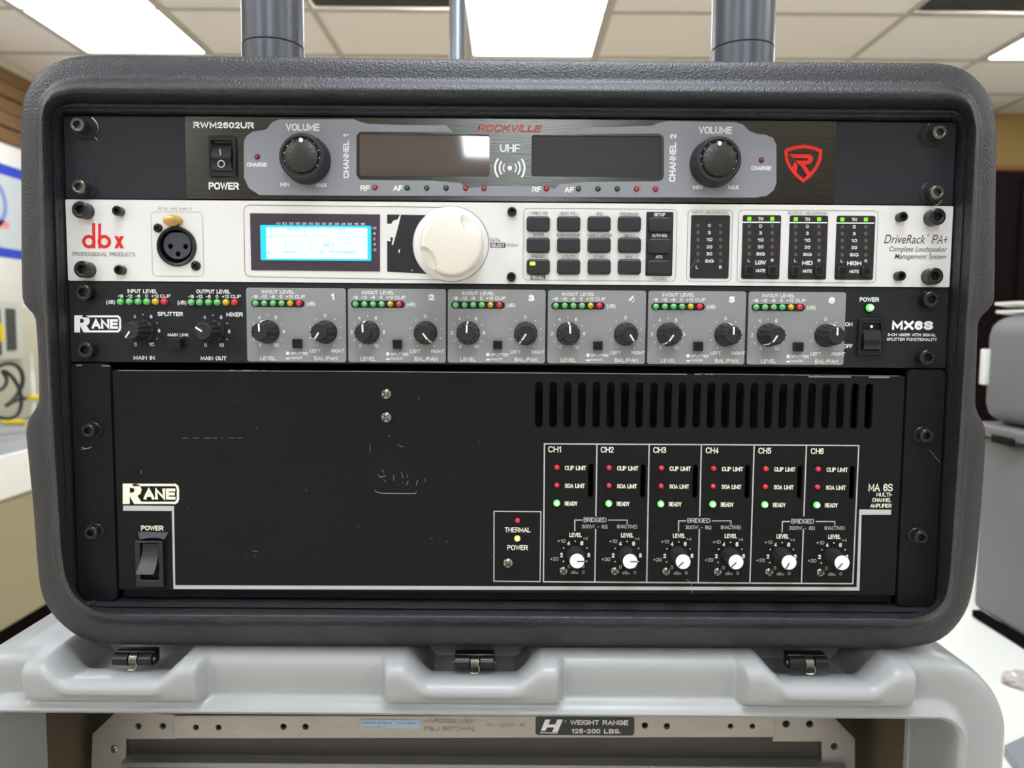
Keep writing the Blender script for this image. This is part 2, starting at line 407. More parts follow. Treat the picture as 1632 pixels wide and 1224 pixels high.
def hexr(a, k, ks):
    if k not in ks: return 1
    t = (math.degrees(a) % 60)-30; return .93/math.cos(math.radians(t))
def cap_screw(parent, px, py, r=4.4, h=7.0, m='screw', washer=None, wr=0):
    r /= 1000; h /= 1000
    def f():
        pr = [(r, 0), (r, h-.0005), (r*.86, h), (r*.62, h), (r*.56, h-.0002), (r*.50, h-.0028)]
        return tri_mesh('rack_screw', lathe(pr, 36, lambda a, k: hexr(a, k, (4, 5))), m, 35)
    p = P(px, py, -h-SY); p.y = -SY
    o = link('rack_screw', shared(('cs', r, h, m), f), parent, p)
    if washer:
        def g():
            q = wr/1000
            return tri_mesh('washer', lathe([(q, 0), (q, .0006), (q-.0003, .0009), (r*.8, .0009)], 32, lambda a, k: 1+.16*abs(math.cos(a))**3 if k < 3 else 1, False), washer)
        link('washer', shared(('w', wr, r, washer), g), o, p)
    return o
SY = 0.0
def phillips(parent, px, py, r=2.7, base=0, m='phil'):
    r /= 1000
    def f():
        V, Fc = [], []; n = 48; R = [1, 1, .92, .78, .62, .48, .34, .2, .08]
        for k, q in enumerate(R):
            for i in range(n):
                a = 2*PI*i/n; x = r*q*math.cos(a); z = r*q*math.sin(a)
                h = 0 if k == 0 else r*.25+r*.42*math.sqrt(max(0, 1-q*q))
                w = r*.13
                if q < .64 and (abs(x+z)*.707 < w or abs(x-z)*.707 < w): h -= r*.55*(1-q*.5)
                V.append((x, -h, z))
        for k in range(len(R)-1):
            for i in range(n): Fc.append((k*n+i, k*n+(i+1) % n, (k+1)*n+(i+1) % n, (k+1)*n+i))
        c = len(V); V.append((0, -r*.1, 0)); k = len(R)-1
        for i in range(n): Fc.append((k*n+i, k*n+(i+1) % n, c))
        return tri_mesh('screw', (V, Fc), m, 50)
    p = P(px, py, -base); return link('screw', shared(('ph', r, m), f), parent, p)
def led(parent, px, py, r, m, base=0, ring=False, name='indicator_light', label=None):
    q = r*MMPX
    def f():
        pr = [(q, 0), (q, q*.5), (q*.94, q*.8), (q*.75, q*1.08), (q*.45, q*1.3), (q*.2, q*1.38)]
        return tri_mesh(name, lathe(pr, 20), m, 60)
    p = P(px, py, -base)
    o = link(name, shared(('led', round(r, 1), m), f), parent, p, label)
    if m in ('litg', 'lity') and ring:
        g = lambda: tri_mesh('lit_core', lathe([(q*.62, q*1.0), (q*.6, q*1.38), (q*.3, q*1.48)], 16), 'litw' if m == 'litg' else 'litcore')
        link('lit_core', shared(('lc', round(r, 1), m), g), o, p)
    if ring:
        g = lambda: tri_mesh('bezel_ring', lathe([(q*1.35, 0), (q*1.35, q*.25), (q*1.0, q*.35)], 20, None, False), 'black')
        link('bezel_ring', shared(('lr', round(r, 1)), g), o, p)
    return o
def button(parent, px, py, w, h, th, m, base=0, r=2.5, name='push_button', bev=.0006, label=None):
    W_, H_, R_ = w*MMPX, h*MMPX, r*MMPX
    def f():
        g = plate([rrect(-W_/2, W_/2, -H_/2, H_/2, R_)], -th, th, bev)
        return tri_mesh(name, g, m, 50)
    return link(name, shared(('bt', w, h, th, m, r), f), parent, P(px, py, -base), label)

def pushed(parent, dirx, diry, tip, L, w, h, rt, rb, hb, m='white'):
    """pointer line over the knob cap and down its side"""
    d = Vector((dirx, 0, -diry)).normalized(); n = Vector((-d.z, 0, d.x))*w/2
    pts = [(d*L[0], h+.00012), (d*(rt*.93), h+.00012), (d*(rt*1.03), h-.0006), (d*.0060, (h+hb)/2), (d*(rb+.0008), hb)]
    V, Fc = [], []
    for p, y in pts:
        for s in (-1, 1): V.append(p+n*s+Vector((0, -y, 0)))
    for i in range(len(pts)-1): Fc.append((2*i, 2*i+1, 2*i+3, 2*i+2))
    return V, Fc
def mix_knob(parent, px, py, dx, dy):
    rt, rb, h = .0044, .0063, .0150
    def f():
        pr = [(rb+.0002, 0), (rb+.0002, .0012), (rb-.0003, .0020), (rb-.0006, .0022), (.0058, .0040), (.0050, h-.0035), (rt+.0002, h-.0008), (rt-.0003, h), (rt*.80, h), (rt*.76, h-.0003), (rt*.3, h-.0003)]
        return tri_mesh('knob', lathe(pr, 72, lambda a, k: 1+(.045*(1 if math.cos(12*a) > 0 else -1) if 3 <= k <= 6 else 0)), 'knob', 35)
    p = P(px, py, 0); o = link('knob', shared('mk', f), parent, p)
    V, Fc = pushed(o, dx, dy, 0, (.0002,), .00085, h, rt, rb*.9, .0030)
    me = mesh('pointer', V, Fc, 'white', 60); link('pointer', me, o, p)
    return o
def lay(parent): return WORLD[parent.name]

# ================================================================== black equipment case
def resample(pts, n):
    pts = [Vector(p) for p in pts]; d = [0]
    for a, b in zip(pts, pts[1:]): d.append(d[-1]+(b-a).length)
    out = []
    for i in range(n):
        t = d[-1]*i/n; k = 0
        while k < len(d)-2 and d[k+1] < t: k += 1
        s = (t-d[k])/((d[k+1]-d[k]) or 1); out.append(pts[k].lerp(pts[k+1], s))
    return out
def smooth_pts(p, closed_ends=True, it=2):
    for _ in range(it):
        q = [p[0]]
        for a, b in zip(p, p[1:]): q += [(a[0]*.75+b[0]*.25, a[1]*.75+b[1]*.25), (a[0]*.25+b[0]*.75, a[1]*.25+b[1]*.75)]
        q.append(p[-1]); p = q
    return p
NS = (60, 14, 70, 16, 60, 16, 70, 14)
def contour(segs, Y):
    out = []
    for s, n in zip(segs, NS):
        s = smooth_pts(s) if len(s) > 2 else s
        out += resample([(*XZ(x, y, Y), 0) for x, y in s], n)
    return [Vector((v.x, Y, v.y)) for v in out]
top_o = [(165,84),(800,92),(1490,97)]
trc_o = [(1490,97),(1525,101),(1553,116),(1576,142),(1588,170),(1592,210)]
right_n = [(1592,210),(1591,300),(1590,400),(1589,470),(1588,482),(1580,494),(1566,505),(1561,514),(1560,530),(1559,580),(1557,640),(1558,652),(1564,664),(1573,678),(1575,690),(1573,740),(1568,810),(1563,870)]
right_u = [(1592,210),(1589,478),(1575,695),(1563,870)]
brc_o = [(1563,870),(1558,920),(1549,965),(1536,990),(1515,1015),(1488,1030),(1445,1036)]
bot_o = [(1445,1036),(800,1033),(231,1031)]
blc_o = [(231,1031),(165,1030),(132,1023),(109,1010),(86,990),(68,965),(59,938),(54,880)]
left_n = [(54,880),(50,820),(46,780),(40,720),(37,695),(38,680),(42,667),(52,654),(59,643),(60,625),(58,560),(55,515),(53,503),(44,495),(34,485),(31,475),(30,400),(30,300),(29,185)]
left_u = [(54,880),(40,720),(31,475),(29,185)]
tlc_o = [(29,185),(33,156),(48,126),(66,107),(88,94),(120,86),(165,84)]
ridge = [[(122,141),(800,145),(1508,150)], [(1508,150),(1534,155),(1549,170),(1556,205)], [(1556,205),(1541,520),(1518,860)],
         [(1518,860),(1512,940),(1500,966),(1474,983),(1438,988)], [(1438,988),(800,984),(205,981)],
         [(205,981),(158,978),(124,958),(104,925),(97,870)], [(97,870),(74,520),(66,190)], [(66,190),(71,164),(89,147),(122,141)]]
YO = -.004; YR = -.0135
Cn = contour([top_o, trc_o, right_n, brc_o, bot_o, blc_o, left_n, tlc_o], YO)
Cu = contour([top_o, trc_o, right_u, brc_o, bot_o, blc_o, left_u, tlc_o], YO)
Cr = contour(ridge, YR)
def inner(x, z0, z1, r, Y):
    segs = [[(-x+r, z1), (x-r, z1)], [(x-r+r*math.sin(a), z1-r+r*math.cos(a)) for a in [i*PI/12 for i in range(7)]], [(x, z1-r), (x, z0+r)],
            [(x-r+r*math.cos(a), z0+r-r*math.sin(a)) for a in [i*PI/12 for i in range(7)]], [(x-r, z0), (-x+r, z0)],
            [(-x+r-r*math.sin(a), z0+r-r*math.cos(a)) for a in [i*PI/12 for i in range(7)]], [(-x, z0+r), (-x, z1-r)],
            [(-x+r-r*math.cos(a), z1-r+r*math.sin(a)) for a in [i*PI/12 for i in range(7)]]]
    out = []
    for s, n in zip(segs, NS): out += resample([(a, b, 0) for a, b in s], n)
    return [Vector((v.x, Y, v.y)) for v in out]
Ci = inner(.2422, TOPZ-.2675, TOPZ+.0010, .005, -.001)
cen = Vector((0, 0, TOPZ-.126))
def shrink(C, d, Y):
    out = []; n = len(C)
    for i, p in enumerate(C):
        t = (C[(i+1) % n]-C[i-1]); nr = Vector((t.z, 0, -t.x)).normalized()
        if (p-cen).dot(nr) < 0: nr = -nr
        q = p-nr*d; q.y = Y; out.append(q)
    return out
def mixc(A, B, t, Y): return [Vector((a.x+(b.x-a.x)*t, Y, a.z+(b.z-a.z)*t)) for a, b in zip(A, B)]
Cb = shrink(Cu, .0105, .02)
rings = [shrink(Cu, .016, .40), shrink(Cu, .0115, .39), shrink(Cu, .0105, .03), mixc(Cb, Cn, 0, .012), shrink(Cn, .0008, .010), mixc(Cn, Cn, 0, .007),
         mixc(Cn, Cn, 0, 0.0), mixc(Cn, Cr, .03, -.0026), mixc(Cn, Cr, .08, -.0042), mixc(Cn, Cr, .20, -.0054), mixc(Cn, Cr, .42, -.0066), mixc(Cn, Cr, .55, -.0069), mixc(Cn, Cr, .62, -.0073), mixc(Cn, Cr, .70, -.0086), mixc(Cn, Cr, .78, -.0108), mixc(Cn, Cr, .86, -.0124), mixc(Cn, Cr, .94, -.0133), mixc(Cn, Cr, 1.0, -.0136)]
for t, y in ((.07, -.0134), (.15, -.0128), (.23, -.0117), (.30, -.0102), (.36, -.0084), (.41, -.0068), (.46, -.0056), (.51, -.0051), (.56, -.0054), (.61, -.0063), (.66, -.0070), (.71, -.0071), (.76, -.0066), (.80, -.0055), (.84, -.0043), (.88, -.0038), (.92, -.0038), (.96, -.0032), (1, -.0008)):
    rings.append(mixc(Cr, Ci, t, y))
rings += [mixc(Ci, Ci, 0, .36)]
def loft(rings, capa=True, capb=True):
    n = len(rings[0]); V = [v for r in rings for v in r]; Fc = []
    for k in range(len(rings)-1):
        for i in range(n):
            j = (i+1) % n; Fc.append((k*n+i, k*n+j, (k+1)*n+j, (k+1)*n+i))
    if capa: Fc.append(tuple(range(n)))
    if capb: Fc.append(tuple((len(rings)-1)*n+i for i in range(n)))
    return V, Fc
CASEB = min(v.z for v in Cu)
bc = thing('equipment_case', 'black textured rack case with rounded corners holding four audio units', 'rack case', (0, .1, CASEB))
g = loft(rings); part('case_shell', g[0], g[1], 'case', bc, smooth=50)
# rack rails behind the panel ends
for s in (-1, 1):
    g = boxg(min(s*.2420, s*.222), max(s*.2420, s*.222), .0045, .0065, TOPZ-.2685, TOPZ)
    part('rack_rail', g[0], g[1], 'black', bc)
# torn flap of vinyl in the lower left corner
pts = [P(129,960,-.0075), P(152,957,-.0085), P(133,973,-.0105), P(128,967,-.0085)]
g = (pts+[p+Vector((0, .0006, 0)) for p in pts], [(0,1,2,3), (7,6,5,4), (0,4,5,1), (1,5,6,2), (2,6,7,3), (3,7,4,0)])
part('torn_flap', g[0], g[1], 'case', bc, 'lifted sliver of black vinyl')

# ================================================================== wireless receiver
Z0 = TOPZ; U = .04445
def panel(parent, name, x0, x1, ztop, zbot, holes, m, yf=0.0, th=.003, bev=.0003, r=.0008, label=None):
    g = cdt_plate(rrect(x0, x1, zbot, ztop, r), holes, yf, th)
    return part(name, g[0], g[1], m, parent, label, smooth=0)
brushed = mat('brushed_black_aluminium', (96,97,94), .21, 1.0, bump=.10, bscale=60, stretch=(1,1,40), aniso=.6, noise=.15, nscale=60)
K['brushed'] = brushed
rx = thing('wireless_receiver', 'black and gunmetal wireless microphone receiver, topmost unit in the black case', 'audio receiver', (0, .1, Z0-U+.0004))
xa = XZ(296, 250)[0]; xb = XZ(1331, 250)[0]
panel(rx, 'panel_ear', -.2413, xa-.0002, Z0, Z0-.0438, [], 'ear', .0006, .003, label='dark charcoal end plate')
panel(rx, 'panel_ear', xb+.0002, .2413, Z0, Z0-.0438, [], 'ear', .0006, .003, label='dark charcoal end plate')
win = [pxr(573,214,780,281,4), pxr(847,216,1053,282,4)]
panel(rx, 'front_panel', xa, xb, Z0, Z0-.0438, win, 'brushed', 0, .003, label='brushed dark aluminium front')
g = boxg(-.215, .215, .0036, .20, Z0-.043, Z0-.001); part('chassis', g[0], g[1], 'black', rx)
left = [(389,283),(397,300),(414,311),(600,312),(745,312),(742,300),(735,292),(690,288),(575,287),(571,284),(568,278),(568,218),(571,212),(576,210),(722,211),(711,200),(650,199.5),(588,198),(576,195),(563,190),(445,190.5),(434,195),(425,206),(416,208.5),(403,210),(393,217),(389,226)]
right = [(1237,292),(1233,303),(1222,312),(1205,315),(1000,314.5),(880,313.5),(884,301),(892,294),(935,290),(1050,289),(1056,286),(1058,280),(1058,222),(1056,216),(1050,213),(905,214),(918,206),(950,203),(1038,201),(1050,196),(1066,193),(1172,195),(1184,199),(1194,209),(1206,213.5),(1220,215),(1232,220),(1237,231)]
for c in (left, right):
    g = plate([pxpoly(c)], -.0003, .0003); part('grey_overlay', g[0], g[1], 'greyplate', rx, 'satin gunmetal grey overlay')
g = plate([pxpoly([(745,312),(742,300),(780,297),(850,298),(884,301),(880,313.5)])], -.0003, .0003); part('grey_overlay', g[0], g[1], 'greyplate', rx, 'satin gunmetal grey overlay')
for c, m, lb in ((pxr(572.5,213.5,780.5,281.5,4), 'glass', 'glossy display window with a lamp reflected in it'), (pxr(846.5,215.5,1053.5,282.5,4), 'film', 'clouded dark display window')):
    g = plate([c], .0008, .001)
    if m == 'glass': xm = (XZ(573,247)[0]+XZ(780,247)[0])/2; g = ([(v[0], v[1]+.0002+.016*(v[0]-xm), v[2]) for v in g[0]], g[1])
    part('display_window', g[0], g[1], m, rx, lb)
w = Print(-.0004)
w.text('RWM2602UR', 308.5, 405, 199.5, 9.5, .03)
w.text('VOLUME', 456, 509.5, 203, 11, .02); w.text('VOLUME', 1113, 1166.5, 207.5, 11, .02)
w.text('POWER', 333, 381, 296.5, 11, .02)
for a, b in ((447,294),(1104,298.5)): w.text('MIN', a, a+15, b, 6.5, .02)
for a, b in ((504,295),(1160,298.5)): w.text('MAX', a, a+17, b, 6.5, .02)
w.text('CHARGE', 394, 426, 262.5, 6.5, .02); w.text('CHARGE', 1197, 1229, 268, 6.5, .02)
w.text('CHANNEL 1', 284, 214, 552, 9, .02, rot=True); w.text('CHANNEL 2', 290, 214, 1071, 10, .02, rot=True)
for a, b in ((574.5,300),(848,302)): w.text('RF', a, a+15, b, 8.5, .02)
for a, b in ((627,300),(900,302.5)): w.text('AF', a, a+15, b, 8.5, .02)
w.text('UHF', 797, 829, 236.5, 12, .012)
w.dot(812.5, 268, 3.6)
for rr, ww in ((10,1.8),(16,2.4),(23,2.8)):
    w.ring(812.5, 268, rr, ww, -38, 38); w.ring(812.5, 268, rr, ww, 142, 218)
w.done('lettering', 'white', rx)
w = Print(-.00015); w.text('ROCKVILLE', 760, 861, 204, 11, .02, shear=.35); w.done('lettering', 'redfade', rx, 'faded red maker name')
w = Print(-.0002)                                # red shield badge
w.poly([[(1249.5,239),(1258,235),(1270,232),(1280,231),(1291,232),(1302,235),(1310.5,239),(1309,255),(1303,268),(1293,281),(1280,291.5),(1267,281),(1257,268),(1251,255)],
        [(1255,242.5),(1268,238),(1280,236.5),(1293,238),(1305,242.5),(1303.5,254),(1298,266),(1290,276),(1280,285),(1270,276),(1261,266),(1256,254)]])
w.poly([[(1257,246),(1290,246),(1296,250),(1295,257),(1289,262),(1283,263),(1291,275),(1286,280),(1276,264),(1270,260),(1268,256),(1286,256),(1288,252.5),(1264,252)]])
w.poly([[(1266,258),(1271,263),(1269,275),(1262,267)]])
w.done('shield_badge', 'redink', rx, 'red shield badge with a letter R')
for x, y, m in ((597.5,299,'ledr'),(649,299.3,'ledgd'),(680,299.5,'ledgd'),(711,299.7,'ledgd'),(742,299.8,'ledr'),(771.5,300,'ledr'),
                (870.8,300.5,'ledr'),(922,300.7,'ledgd'),(953,301,'ledgd'),(983.7,301,'ledgd'),(1014.4,301.2,'ledr'),(1044.5,301.3,'ledr'),(410,250,'ledrd'),(1213.6,255,'ledrd')):
    led(rx, x, y, 3.1, m, .0003, True)
def rocker(parent, px, py, w_, h_, rw, rh, base, tilt=.16, name='power_switch'):
    b = P(px, py, -base); W_, H_ = w_*MMPX/2, h_*MMPX/2; w2, h2 = rw*MMPX/2, rh*MMPX/2
    g = plate([rrect(b.x-W_, b.x+W_, b.z-H_, b.z+H_, .0006), rrect(b.x-w2-.0003, b.x+w2+.0003, b.z-h2-.0003, b.z+h2+.0003, .0005)], -base-.0022, .0022, .0006)
    o = part(name, g[0], g[1], 'gloss', parent)
    V, Fc = [], []; n = 12
    for i in range(n+1):
        t = i/n*2-1; z = b.z-t*h2; y = -base-.0006-.0028*(1-(abs(t-.28))**2)*1.0-tilt*.001*t*6
        for x in (-w2, w2): V.append((b.x+x, y, z))
    for i in range(n): Fc.append((2*i, 2*i+1, 2*i+3, 2*i+2))
    m = len(V)
    for i in range(m): V.append((V[i][0], -base+.001, V[i][2]))
    for i in range(n):
        for s in (0, 1): Fc.append((2*i+s, 2*i+2+s, m+2*i+2+s, m+2*i+s))
    Fc += [(0, 1, m+1, m), (2*n, 2*n+1, m+2*n+1, m+2*n)]
    r = part('rocker', V, Fc, 'gloss', o, smooth=50)
    return o, r
sw, rk = rocker(rx, 355.5, 249.5, 43, 62, 31, 46, 0, -.1)
w = Print(-.0043, -.003); w.line([(352,239),(353,247)], 1.6); w.ring(354, 262, 5, 1.6); w.done('switch_marks', 'greyprint', rk)
def vol_knob(px, py):
    r, h = .0128, .0115
    def f():
        pr = [(r+.0002, 0), (r+.0002, .002), (r-.0002, .0035), (r-.0006, h-.0016), (r-.0011, h-.0005), (r-.0018, h), (r*.80, h), (r*.76, h-.0010), (r*.70, h-.0012)]
        return tri_mesh('volume_knob', lathe(pr, 64, None, False), 'knob', 35)
    b = P(px, py, 0); o = link('volume_knob', shared('vk', f), rx, b)
    c = lambda: tri_mesh('knob_cap', lathe([(r*.70, h-.0012), (r*.67, h+.0001), (r*.64, h+.0002), (r*.2, h+.0002)], 64, lambda a, k: 1-(.05 if k == 1 and math.cos(16*a) > .75 else 0)), 'capgrey', 35)
    link('knob_cap', shared('vkc', c), o, b, 'spun metal knob cap')
    V, Fc = lathe([(.0011, 0)], 16); V = [(x, y-h-.0004, z+r*.63) for x, y, z in V]
    link('pointer', mesh('pointer', V, Fc, 'white'), o, b)
    tk = []
    for t in range(-30, 220, 25):
        a = math.radians(t); tk.append(([(q*math.cos(a+d), -h+.0009, q*math.sin(a+d)) for q in (r*.71, r*.78) for d in (-.03, .03)], [(0,1,3,2)]))
    G = [join(*tk)]
    link('tick_marks', shared('vkt', lambda: mesh('tick_marks', G[0][0], G[0][1], 'greyprint', 0)), o, b)
vol_knob(489.5, 256); vol_knob(1137, 261)
SY = -.0006
for x, y, wr_ in ((122,198,6.2),(124,297,5.4),(1499,210,6.2),(1495,306,5.4)):
    cap_screw(rx, x, y, 3.7, 7.5, 'screw', 'ear', wr_)
SY = 0.0
w = Print(-.0002+.0006); w.ring(137, 203, 17.5, 1.8, -38, 62); w.line([(150,218),(154,222)], 1.6); w.ring(1488, 213, 16.5, 1.4, 110, 165); w.ring(1490, 211, 19, 1.8, -70, -10); w.ring(1486, 311, 17, 1.8, -75, -25); w.ring(1484, 306, 15.5, 1.2, 115, 160)
w.done('worn_metal', 'chrome', rx, 'bare metal worn bright around the screws')

# ================================================================== loudspeaker processor
zt = Z0-U-.0002; zb = Z0-2*U+.0004
dp = thing('signal_processor', 'silver loudspeaker processor with blue display and large round wheel, second unit down', 'audio processor', (0, .1, zb))
xlr = circ(282.6, 393, 31)
btn = [(c+1.2*0, r) for c in (857.7,906,954.4,1002.6) for r in (356.6,390.4,424.8)]+[(1051.5,357.7),(1050.5,391.5),(1049.5,425.8)]
panel(dp, 'front_panel', -.2413, .2413, zt, zb, [xlr], 'silver', -.0004, .0034, .0004)
g = boxg(-.215, .215, .0036, .22, zb+.001, zt-.001); part('chassis', g[0], g[1], 'black', dp)
YP = -.0004
SY = .0004
for x, y in ((127,334),(130,429),(1495,345),(1491,440)): cap_screw(dp, x, y, 4.5, 6.5, 'screwb')
for x, y in ((185,335.5),(188,430),(1440.5,345),(1437.5,439.5)): cap_screw(dp, x, y, 2.6, 4.5, 'screwb')
for x, y in ((816,337),(815,441)): cap_screw(dp, x, y, 2.5, 3.0, 'screwb')
SY = 0.0
w = Print(YP-.00015)
# geometric three-letter maker mark
for cx in (142.5, 167): w.ring(cx, 385.3, 8, 5)
w.poly([[(147.5,356),(152.5,356),(153,396),(148,396)]]); w.poly([[(157.3,356.5),(162,356.5),(162,396),(157.3,396)]])
w.poly([[(183,376.5),(188.5,376.5),(198.5,396),(192.5,396)]]); w.poly([[(192.5,376.5),(198,376.5),(188.5,396),(183,396)]])
w.done('maker_mark', 'redink', dp, 'red three-letter maker mark')
w = Print(YP-.0001)
w.text('PROFESSIONAL PRODUCTS', 116, 216.5, 405, 6.2, 0)
w.text('RTA MIC INPUT', 253, 308, 333, 4, 0)
w.frame(242.5, 338, 324.5, 440.5, 7, .6)
w.text('(PUSH)', 807, 825, 391, 4.5, 0)
for t, x, y, ww in (('< PREV PG',857.5,340,30),('NEXT PG >',907,340.5,30),('EQ',955.5,340.8,9),('FEEDBACK',1002.5,341.3,30),('XOVER',858,374.3,18),('SUBHARMONIC',906.5,374.8,39),
                    ('COMP / LIMITER',955,375.2,41),('DELAY',1002.7,375.7,18),('PRESET',857.7,408.5,22),('UTILITY',906.3,409.3,20),('STORE',954.4,409.5,18),('RTA',1002,410,10),('WIZARD',1050,444.3,23)):
    w.text(t, x-ww/2, x+ww/2, y, 4.6, .004)
w.text('INPUT HEADROOM', 1103, 1160, 338.8, 4.6, .002); w.text('OUTPUT HEADROOM', 1255, 1318, 339.8, 4.6, .002)
w.frame(834, 333, 1077.5, 447.5, 7, .7); w.frame(1095, 335, 1166, 448.5, 7, .7); w.frame(1175.5, 335.5, 1397, 450.5, 7, .7)
w.done('small_lettering', 'ink2', dp)
w = Print(YP-.0001)
a0 = [(719+60*math.cos(math.radians(t)), 389-60*math.sin(math.radians(t))) for t in range(104, -109, -4)]
o0 = [(704,331),(688,330.5),(398,327),(392,329.5),(389,335),(390.5,432),(393,438.5),(399,441),(688,446),(700,446)]
w.line(a0, .8); w.line(o0, .8)
w.text('DATA', 781, 797, 382.8, 5.2, 0)
w.text('DriveRack', 1408.5, 1473, 381, 13.5, .004, shear=.22); w.text('PA+', 1484, 1508, 381.5, 13.5, -.008, shear=.22); w.ring(1478.5, 375, 1.6, .7)
w.text('Complete Loudspeaker', 1416, 1507.5, 396.8, 7.8, .004, shear=.22); w.text('Management System', 1425, 1506.5, 408.5, 7.8, .004, shear=.22)
w.poly([pxr(781.5,387,805.5,395,.5)], False); w.poly([pxr(845.5,438.3,869,445.8,.5)], False)
w.done('lettering', 'ink', dp)
w = Print(YP-.0002); w.text('SELECT', 783, 804, 391, 5.2, .01); w.text('RECALL', 847, 867.5, 442, 5.4, .01); w.done('reversed_lettering', 'white', dp)
# microphone socket
c = P(282.6, 393, 0); R = 31*MMPX
g = join(lathe([(R, .0004), (R, .0014), (R*.95, .0020), (R*.84, .0018), (R*.78, -.004), (R*.72, -.007), (R*.1, -.007)], 48))
o = link('microphone_socket', tri_mesh('microphone_socket', g, 'gloss', 35), dp, c, 'black three-pin microphone socket')
hol = [circ(x, y, 4, 0, 20) for x, y in ((271.5,392.5),(295.7,393),(283.5,405))]
cx, cz = XZ(282.9, 391); q = 22*MMPX
ins = [(cx+q*math.cos(t), cz+q*math.sin(t)) for t in [math.radians(k) for k in list(range(112, 428, 6))]]
g = plate([ins]+hol, -.0002, .003, .0003); part('socket_insert', g[0], g[1], 'xlr', o)
t = P(278, 352.5, 0)
V, Fc = lathe([(.0050, .0004), (.0050, .0030), (.0046, .0036), (.003, .0039)], 32); V = [(x, y, z*.62) for x, y, z in V]
link('release_tab', tri_mesh('release_tab', (V, Fc), 'gold', 40), o, t, 'gold release tab')
phillips(dp, 252.2, 363.6, 2.4, .0004, 'screwb'); phillips(dp, 312.4, 423.6, 2.6, .0004, 'screwb')
# display
g = plate([pxpoly([(399,340),(606,342),(606,432.8),(401,430.7)])], YP-.0003, .0003); lc = part('display_panel', g[0], g[1], 'lcdbezel', dp, 'dark display panel')
lm = bpy.data.materials.new('backlit_blue_lcd'); lm.use_nodes = True; nt = lm.node_tree; b = nt.nodes['Principled BSDF']
b.inputs['Base Color'].default_value = (0, .1, .15, 1); b.inputs['Emission Color'].default_value = (*lin((30,200,245)), 1); b.inputs['Emission Strength'].default_value = .5
g = plate([pxr(416,359.5,592,415.5,2)], YP-.0006, .0002); sc = part('display_screen', g[0], g[1], lm, lc, 'cyan backlit screen')
lw = mat('lit_white_lcd_dots', (120,130,130), .5, emit=(225,255,255), estr=.42)
g = plate([pxr(425,362.5,586.5,413,2)], YP-.00064, .00003); part('lit_field', g[0], g[1], mat('lit_pale_lcd_field', (100,120,120), .5, emit=(165,243,250), estr=.42), sc)
w = Print(YP-.0007); rnd = random.Random(3)
for r_ in range(4):
    y0 = 364.5+r_*12.2; x = 426
    while x < 584:
        ww = rnd.choice((5,6,9,13,20)); hh = 10.6 if rnd.random() < .72 else rnd.uniform(4, 7)
        x1 = min(x+ww, 585.5); w.poly([pxr(x, y0+(10.6-hh)*rnd.random(), x1, y0+11.4, .4)], False); x = x1+rnd.choice((0,0,.5,.8,1.2))
w.done('screen_characters', lw, sc)
w = Print(YP-.00045)
for i, t in enumerate(('40','63','100','160','250','400','630','1.0K','1.6K','2.5K','4.0K','6.3K','10K','16K')): w.text(t, 444+i*10.38-3.6, 444+i*10.38+3.6, 356.3+i*.07, 3.6, .01)
for t, y in (('+12',363.8),('+6',372.5),('0',381),('-6',389.7),('-12',398.3)): w.text(t, 597-3.3*len(t)/3, 597+3.3*len(t)/3, y, 4, .01)
w.done('display_scale', mat('lilac_print', (214,200,230), .6), lc)
# black peeling square beside the wheel
arc = [(719+61*math.cos(math.radians(t)), 389-61*math.sin(math.radians(t))) for t in range(131, 232, 4)]
g = plate([pxpoly([(617.3,342)]+arc+[(617.3,433)])], YP-.0002, .0002); bs = part('black_square', g[0], g[1], 'mint', dp, 'chipped black panel beside the wheel')
w = Print(YP-.0003)
w.poly([[(617.3,357),(624,357),(627,352),(634,350),(638,342),(639.5,342),(636,357),(631.5,374),(626.5,391),(624.5,390),(627,379),(622,378),(623,385),(617.3,384)]])
w.poly([[(635,399),(638,397),(637.5,403),(635.5,403)]]); w.line([(627,388),(629,380)], 1); w.line([(656,432),(658,430)], 1)
w.done('chipped_paint', 'silver', bs)
# data wheel
def wheel():
    V, Fc = [], []; n = 128; r = .0166; h = .0165
    R = [(1.0, 0), (1.0, h-.005), (1.0, h-.0035), (.99, h-.0022), (.965, h-.001), (.93, h-.0003)]+[(q, h+.0006*(1-q*q)) for q in (.88,.82,.76,.7,.64,.58,.52,.46,.4,.3,.2,.1)]
    for q, hh in R:
        for i in range(n):
            a = 2*PI*i/n; x = r*q*math.cos(a); z = r*q*math.sin(a); y = hh
            for ca in (45, 212):
                dx = x-r*1.22*math.cos(math.radians(ca)); dz = z-r*1.22*math.sin(math.radians(ca)); d = math.hypot(dx, dz)/(r*.55)
                if d < 1 and hh > h-.0045: y = min(y, h-.0030-.0022*(1-d))+ .0020*max(0, (d-.9)/.1)*(1 if y > h-.003 else 0)
            V.append((x, -y, z))
    for k in range(len(R)-1):
        for i in range(n): Fc.append((k*n+i, k*n+(i+1) % n, (k+1)*n+(i+1) % n, (k+1)*n+i))
    c = len(V); V.append((0, -h-.0006, 0)); k = len(R)-1
    for i in range(n): Fc.append((k*n+i, k*n+(i+1) % n, c))
    return V, Fc
wl = link('data_wheel', tri_mesh('data_wheel', wheel(), mat('pale_cream_satin_wheel', (226,220,208), .32, .15), 30), dp, P(723, 394, 0)+Vector((0, -.0004, 0)), 'large satin silver wheel with two finger dimples')
p = P(719, 389, 0)
V, Fc = lathe([(.0202, .0004), (.0202, .0008), (.0196, .0011), (.005, .0011)], 64)
link('wheel_plinth', tri_mesh('wheel_plinth', (V, Fc), 'silver', 30), dp, p)
